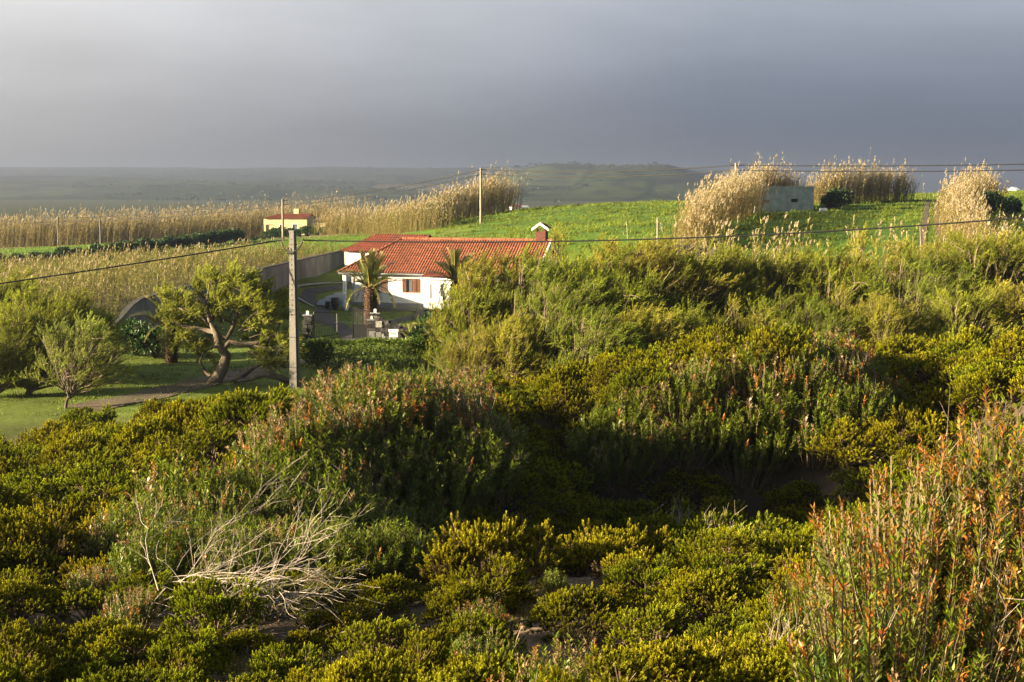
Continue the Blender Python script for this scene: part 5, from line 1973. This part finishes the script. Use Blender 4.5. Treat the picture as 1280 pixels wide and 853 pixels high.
# tiny far houses
for (px, py, d, w_, rf, lab) in [(402, 268, 420, 3.5, 'tile_old', 'tiny far house left of the white gable pair beyond the canes'), (410, 270, 430, 3.5, 'tile', 'tiny far white house with red roof beyond the canes'), (419, 270, 440, 3.2, 'tile_old', 'tiny far white house at the right end of the far group'),
                                 (646, 256, 700, 5.0, 'tile_old', 'dark roofed house just over the crest beside the canes'), (655, 257, 720, 5.0, 'bunker', 'grey roofed house just over the crest right of its neighbour'),
                                 (1272, 242, 266, 1.3, 'white', 'white low house peeping over the crest at the right edge')]:
    p = at(px, py, d)
    zb = Z(p[0], d)
    h = max(p[2] - zb - 1.0, .8)
    t_ = thing('far_house', lab, 'house', (p[0], d, zb), R(20), None, .55 if w_ < 2 else 1.0)
    g = Geo()
    for V in ([(-w_ / 2, 0), (w_ / 2, 0)], [(w_ / 2, 0), (w_ / 2, 4)], [(-w_ / 2, 4), (-w_ / 2, 0)]):
        (a, b), (c_, e) = V
        g.add([(a, b, 0), (c_, e, 0), (c_, e, h), (a, b, h)], [[0, 1, 2, 3]], (1, 1, 1))
    part('wall', g, M['white'], t_)
    g = Geo()
    V = [(-w_ / 2 - .2, -.3, h), (w_ / 2 + .2, -.3, h), (w_ / 2 + .2, 2, h + 1), (-w_ / 2 - .2, 2, h + 1), (w_ / 2 + .2, 4.3, h), (-w_ / 2 - .2, 4.3, h)]
    g.poly(V, [[0, 1, 2, 3], [3, 2, 4, 5], [0, 3, 5], [1, 4, 2]])
    part('roof', g, M[rf], t_)

# ------------------------------------------------------------------ hills
def hill_mat():
    m, N, L = new_mat('hill_fields')
    out = N.new('ShaderNodeOutputMaterial')
    pb = N.new('ShaderNodeBsdfPrincipled')
    pb.inputs['Roughness'].default_value = 1
    pb.inputs['Specular IOR Level'].default_value = 0
    geo = N.new('ShaderNodeNewGeometry')
    mp = N.new('ShaderNodeMapping')
    mp.inputs['Scale'].default_value = (.0045, .0016, .0)
    mp.inputs['Rotation'].default_value = (0, 0, .35)
    L.new(geo.outputs['Position'], mp.inputs['Vector'])
    nz = N.new('ShaderNodeTexNoise')
    nz.inputs['Scale'].default_value = 2.5
    L.new(mp.outputs[0], nz.inputs['Vector'])
    mx = N.new('ShaderNodeMixRGB')
    mx.inputs['Fac'].default_value = .12
    L.new(mp.outputs[0], mx.inputs['Color1'])
    L.new(nz.outputs['Color'], mx.inputs['Color2'])
    vo = N.new('ShaderNodeTexVoronoi')
    vo.inputs['Scale'].default_value = 1.7
    L.new(mx.outputs[0], vo.inputs['Vector'])
    sp = N.new('ShaderNodeSeparateColor')
    L.new(vo.outputs['Color'], sp.inputs[0])
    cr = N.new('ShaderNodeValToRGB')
    e = cr.color_ramp.elements  # field tones darkened and greyed: cloud shade over the hills put into the colour
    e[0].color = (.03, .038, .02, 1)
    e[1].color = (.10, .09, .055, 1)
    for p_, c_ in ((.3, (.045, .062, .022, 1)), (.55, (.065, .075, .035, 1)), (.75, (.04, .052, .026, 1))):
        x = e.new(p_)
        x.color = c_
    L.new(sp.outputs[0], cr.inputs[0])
    v2 = N.new('ShaderNodeTexVoronoi')
    v2.feature = 'DISTANCE_TO_EDGE'
    v2.inputs['Scale'].default_value = 1.7
    L.new(mx.outputs[0], v2.inputs['Vector'])
    lt = N.new('ShaderNodeMapRange')
    lt.inputs['From Min'].default_value = .02
    lt.inputs['From Max'].default_value = .05
    L.new(v2.outputs['Distance'], lt.inputs['Value'])
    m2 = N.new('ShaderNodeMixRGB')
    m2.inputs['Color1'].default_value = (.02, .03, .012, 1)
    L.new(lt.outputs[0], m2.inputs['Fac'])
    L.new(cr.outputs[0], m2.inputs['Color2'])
    n3 = N.new('ShaderNodeTexNoise')
    n3.inputs['Scale'].default_value = 6
    n3.inputs['Detail'].default_value = 8
    L.new(mp.outputs[0], n3.inputs['Vector'])
    mr = N.new('ShaderNodeMapRange')
    mr.inputs['From Min'].default_value = .52
    mr.inputs['From Max'].default_value = .6
    mr.inputs['To Max'].default_value = .8
    L.new(n3.outputs['Fac'], mr.inputs['Value'])
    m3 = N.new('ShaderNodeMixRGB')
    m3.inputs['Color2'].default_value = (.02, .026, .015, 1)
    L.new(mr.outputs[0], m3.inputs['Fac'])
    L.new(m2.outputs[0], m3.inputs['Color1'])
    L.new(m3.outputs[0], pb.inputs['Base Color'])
    L.new(pb.outputs[0], out.inputs[0])
    return m


hx = np.linspace(-3600, 3400, 300)
hy = np.linspace(1300, 7200, 220)
HX, HY = np.meshgrid(hx, hy)
az = HX / HY


def ridge_at(c0, amp, d, wd, az0, az1, soft):
    return amp * np.exp(-((HY - d) / wd) ** 2) * smooth(az0 - soft, az0 + soft, az) * (1 - smooth(az1 - soft, az1 + soft, az))


bump = fbm(HX, HY, .0021) * 6 + fbm(HX, HY, .006) * 3
edge = smooth(.29, .10, az)
rise = smooth(1300, 5600, HY)
HZ = (-3 + 100 * rise ** .9 * edge)
# nearer spur ending right of centre
spur = 40 * np.exp(-((HY - 2650) / 620) ** 2) * smooth(-.05, .03, az) * (1 - smooth(.100, .148, az)) * (1 + .1 * np.sin(az * 60))
spur2 = 20 * np.exp(-((HY - 2100) / 300) ** 2) * smooth(.04, .07, az) * (1 - smooth(.15, .19, az))
HZ = HZ + spur + spur2 + bump * smooth(1400, 2400, HY) * smooth(.3, .12, az)
g = Geo()
ids = np.arange(HX.size).reshape(HX.shape)
Fq = np.stack([ids[:-1, :-1], ids[:-1, 1:], ids[1:, 1:], ids[1:, :-1]], -1).reshape(-1, 4)
g.add(np.stack([HX, HY, HZ], -1).reshape(-1, 3), Fq, (1, 1, 1))
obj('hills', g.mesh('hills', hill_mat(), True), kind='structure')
print('hill top', HZ.max())
r = np.random.default_rng(77)
ti, tj = [], []
P_ = []
for k in range(75):
    a0, d0 = r.uniform(-.36, .14), r.uniform(1500, 4200)
    ang = r.uniform(-.5, .5)
    for q in range(int(r.uniform(4, 22))):
        t = q * r.uniform(7, 13)
        P_.append((a0 * d0 + t * math.cos(ang), d0 + t * math.sin(ang) * 3, r.uniform(1.6, 3.6)))
P_ = np.array(P_)
ix = np.clip(np.searchsorted(hx, P_[:, 0]), 1, len(hx) - 1)
iy = np.clip(np.searchsorted(hy, P_[:, 1]), 1, len(hy) - 1)
hz = HZ[iy, ix]
g = Geo()
k = 36
d_ = rand_dirs(len(P_) * k, -.3, r)
cen = np.repeat(np.stack([P_[:, 0], P_[:, 1], hz], 1), k, 0)
rad_ = np.repeat(P_[:, 2], k)[:, None]
pp_ = cen + d_ * rad_ * r.uniform(.5, 1, (len(d_), 1)) * np.array([1, 1, .7]) + np.array([0, 0, 1]) * rad_ * .5
g.leaves(pp_, d_, perp(d_, r), rad_[:, 0] * .8, rad_[:, 0] * .6, np.array((.035, .05, .02)) * r.uniform(.6, 1.4, (len(d_), 1)))
obj('hill_trees', g.mesh('hill_trees', M['dark_leaf']), None, 'dark hedgerow trees on the misty far hills', None, None, 'stuff')

# ------------------------------------------------------------------ haze
HTOP = float(HZ.max()) + 15
g = Geo()
g.box(-9500, 9500, -600, 9900, -12, HTOP)
m, N, L = new_mat('haze_air')
o_ = N.new('ShaderNodeOutputMaterial')
v_ = N.new('ShaderNodeVolumePrincipled')
v_.inputs['Color'].default_value = (.70, .79, 1.0, 1)
v_.inputs['Density'].default_value = 3.3e-4
v_.inputs['Anisotropy'].default_value = .82
v_.inputs['Density Attribute'].default_value = ''
L.new(v_.outputs[0], o_.inputs['Volume'])
obj('haze', g.mesh('haze', m), kind='stuff')

# ------------------------------------------------------------------ world and sun
SUN_EL = R(12.7)
SUN_AZ = R(-105)          # measured from +Y towards +X: the sun stands at the left
sd = Vector((math.sin(SUN_AZ) * math.cos(SUN_EL), math.cos(SUN_AZ) * math.cos(SUN_EL), math.sin(SUN_EL)))
w = bpy.data.worlds.new('World')
scene.world = w
w.use_nodes = True
N, L = w.node_tree.nodes, w.node_tree.links
N.clear()
out = N.new('ShaderNodeOutputWorld')
sky = N.new('ShaderNodeTexSky')
sky.sky_type = 'NISHITA'
sky.sun_disc = False
sky.sun_elevation = SUN_EL
sky.sun_rotation = SUN_AZ
sky.air_density = 1.0
sky.dust_density = 1.0
bg1 = N.new('ShaderNodeBackground')
bg1.inputs['Strength'].default_value = .02
L.new(sky.outputs[0], bg1.inputs['Color'])
tc = N.new('ShaderNodeTexCoord')
sx = N.new('ShaderNodeSeparateXYZ')
L.new(tc.outputs['Generated'], sx.inputs[0])
nz = N.new('ShaderNodeTexNoise')
nz.inputs['Scale'].default_value = 2.2
nz.inputs['Detail'].default_value = 3
nz.inputs['Roughness'].default_value = .45
mpn = N.new('ShaderNodeMapping')
mpn.inputs['Scale'].default_value = (1.2, 1.2, 5)
L.new(tc.outputs['Generated'], mpn.inputs['Vector'])
L.new(mpn.outputs[0], nz.inputs['Vector'])
nm_ = N.new('ShaderNodeMapRange')
nm_.inputs['To Min'].default_value = -.009
nm_.inputs['To Max'].default_value = .009
L.new(nz.outputs['Fac'], nm_.inputs['Value'])
zz = N.new('ShaderNodeMath')
zz.operation = 'ADD'
L.new(sx.outputs['Z'], zz.inputs[0])
L.new(nm_.outputs[0], zz.inputs[1])
zr = N.new('ShaderNodeMapRange')
zr.inputs['From Min'].default_value = 0
zr.inputs['From Max'].default_value = .27
L.new(zz.outputs[0], zr.inputs['Value'])


def ramp(stops):
    c_ = N.new('ShaderNodeValToRGB')
    e = c_.color_ramp.elements
    e[0].position, e[0].color = stops[0][0], (*stops[0][1], 1)
    e[1].position, e[1].color = stops[-1][0], (*stops[-1][1], 1)
    for p_, q in stops[1:-1]:
        x = e.new(p_)
        x.color = (*q, 1)
    L.new(zr.outputs[0], c_.inputs[0])
    return c_


rl = ramp([(0, (.23, .21, .19)), (.083, (.29, .27, .25)), (.25, (.50, .48, .465)), (.5, (.72, .71, .70)), (1, (.6, .6, .6))])
rr2 = ramp([(0, (.012, .032, .07)), (.083, (.025, .05, .095)), (.25, (.14, .172, .232)), (.5, (.36, .40, .46)), (1, (.45, .45, .47))])
xr2 = N.new('ShaderNodeMapRange')
xr2.inputs['From Min'].default_value = -.36
xr2.inputs['From Max'].default_value = .14
L.new(sx.outputs['X'], xr2.inputs['Value'])
mc = N.new('ShaderNodeMixRGB')
L.new(xr2.outputs[0], mc.inputs['Fac'])
L.new(rl.outputs[0], mc.inputs['Color1'])
L.new(rr2.outputs[0], mc.inputs['Color2'])
bg2 = N.new('ShaderNodeBackground')
n5 = N.new('ShaderNodeTexNoise')
n5.inputs['Scale'].default_value = 3.0
n5.inputs['Detail'].default_value = 5
n5.inputs['Roughness'].default_value = .55
L.new(mpn.outputs[0], n5.inputs['Vector'])
m5 = N.new('ShaderNodeMapRange')
m5.inputs['From Min'].default_value = .3
m5.inputs['From Max'].default_value = .7
m5.inputs['To Min'].default_value = .85
m5.inputs['To Max'].default_value = 1.15
L.new(n5.outputs['Fac'], m5.inputs['Value'])
h5 = N.new('ShaderNodeHueSaturation')
L.new(mc.outputs[0], h5.inputs['Color'])
L.new(m5.outputs[0], h5.inputs['Value'])
L.new(h5.outputs[0], bg2.inputs['Color'])
bg2.inputs['Strength'].default_value = .215
mk = N.new('ShaderNodeMapRange')
mk.inputs['From Min'].default_value = .1
mk.inputs['From Max'].default_value = .5
L.new(sx.outputs['Y'], mk.inputs['Value'])
ms = N.new('ShaderNodeMixShader')
L.new(mk.outputs[0], ms.inputs[0])
L.new(bg1.outputs[0], ms.inputs[1])
L.new(bg2.outputs[0], ms.inputs[2])
L.new(ms.outputs[0], out.inputs['Surface'])

sl = bpy.data.lights.new('sun', 'SUN')
sl.energy = 5.0
sl.angle = R(.6)
sl.color = (1.0, .82, .52)
so = bpy.data.objects.new('sun', sl)
col.objects.link(so)
so.rotation_euler = (-sd).to_track_quat('-Z', 'Y').to_euler()

# ------------------------------------------------------------------ camera and view
cd = bpy.data.cameras.new('camera')
cd.lens = 50
cd.sensor_width = 36
cd.clip_end = 30000
cd.clip_start = .1
cam = bpy.data.objects.new('camera', cd)
col.objects.link(cam)
cam.location = (0, 0, EYE)
cam.rotation_euler = (R(90) - PITCH, 0, 0)
scene.camera = cam
vs_ = scene.view_settings
vs_.view_transform = 'Standard'
vs_.look = 'None'
vs_.exposure = 2.55
vs_.gamma = 1.0
scene.cycles.max_bounces = 6
scene.cycles.diffuse_bounces = 3
scene.cycles.glossy_bounces = 2
scene.cycles.transmission_bounces = 3
scene.cycles.volume_bounces = 0
scene.cycles.caustics_reflective = False
scene.cycles.caustics_refractive = False
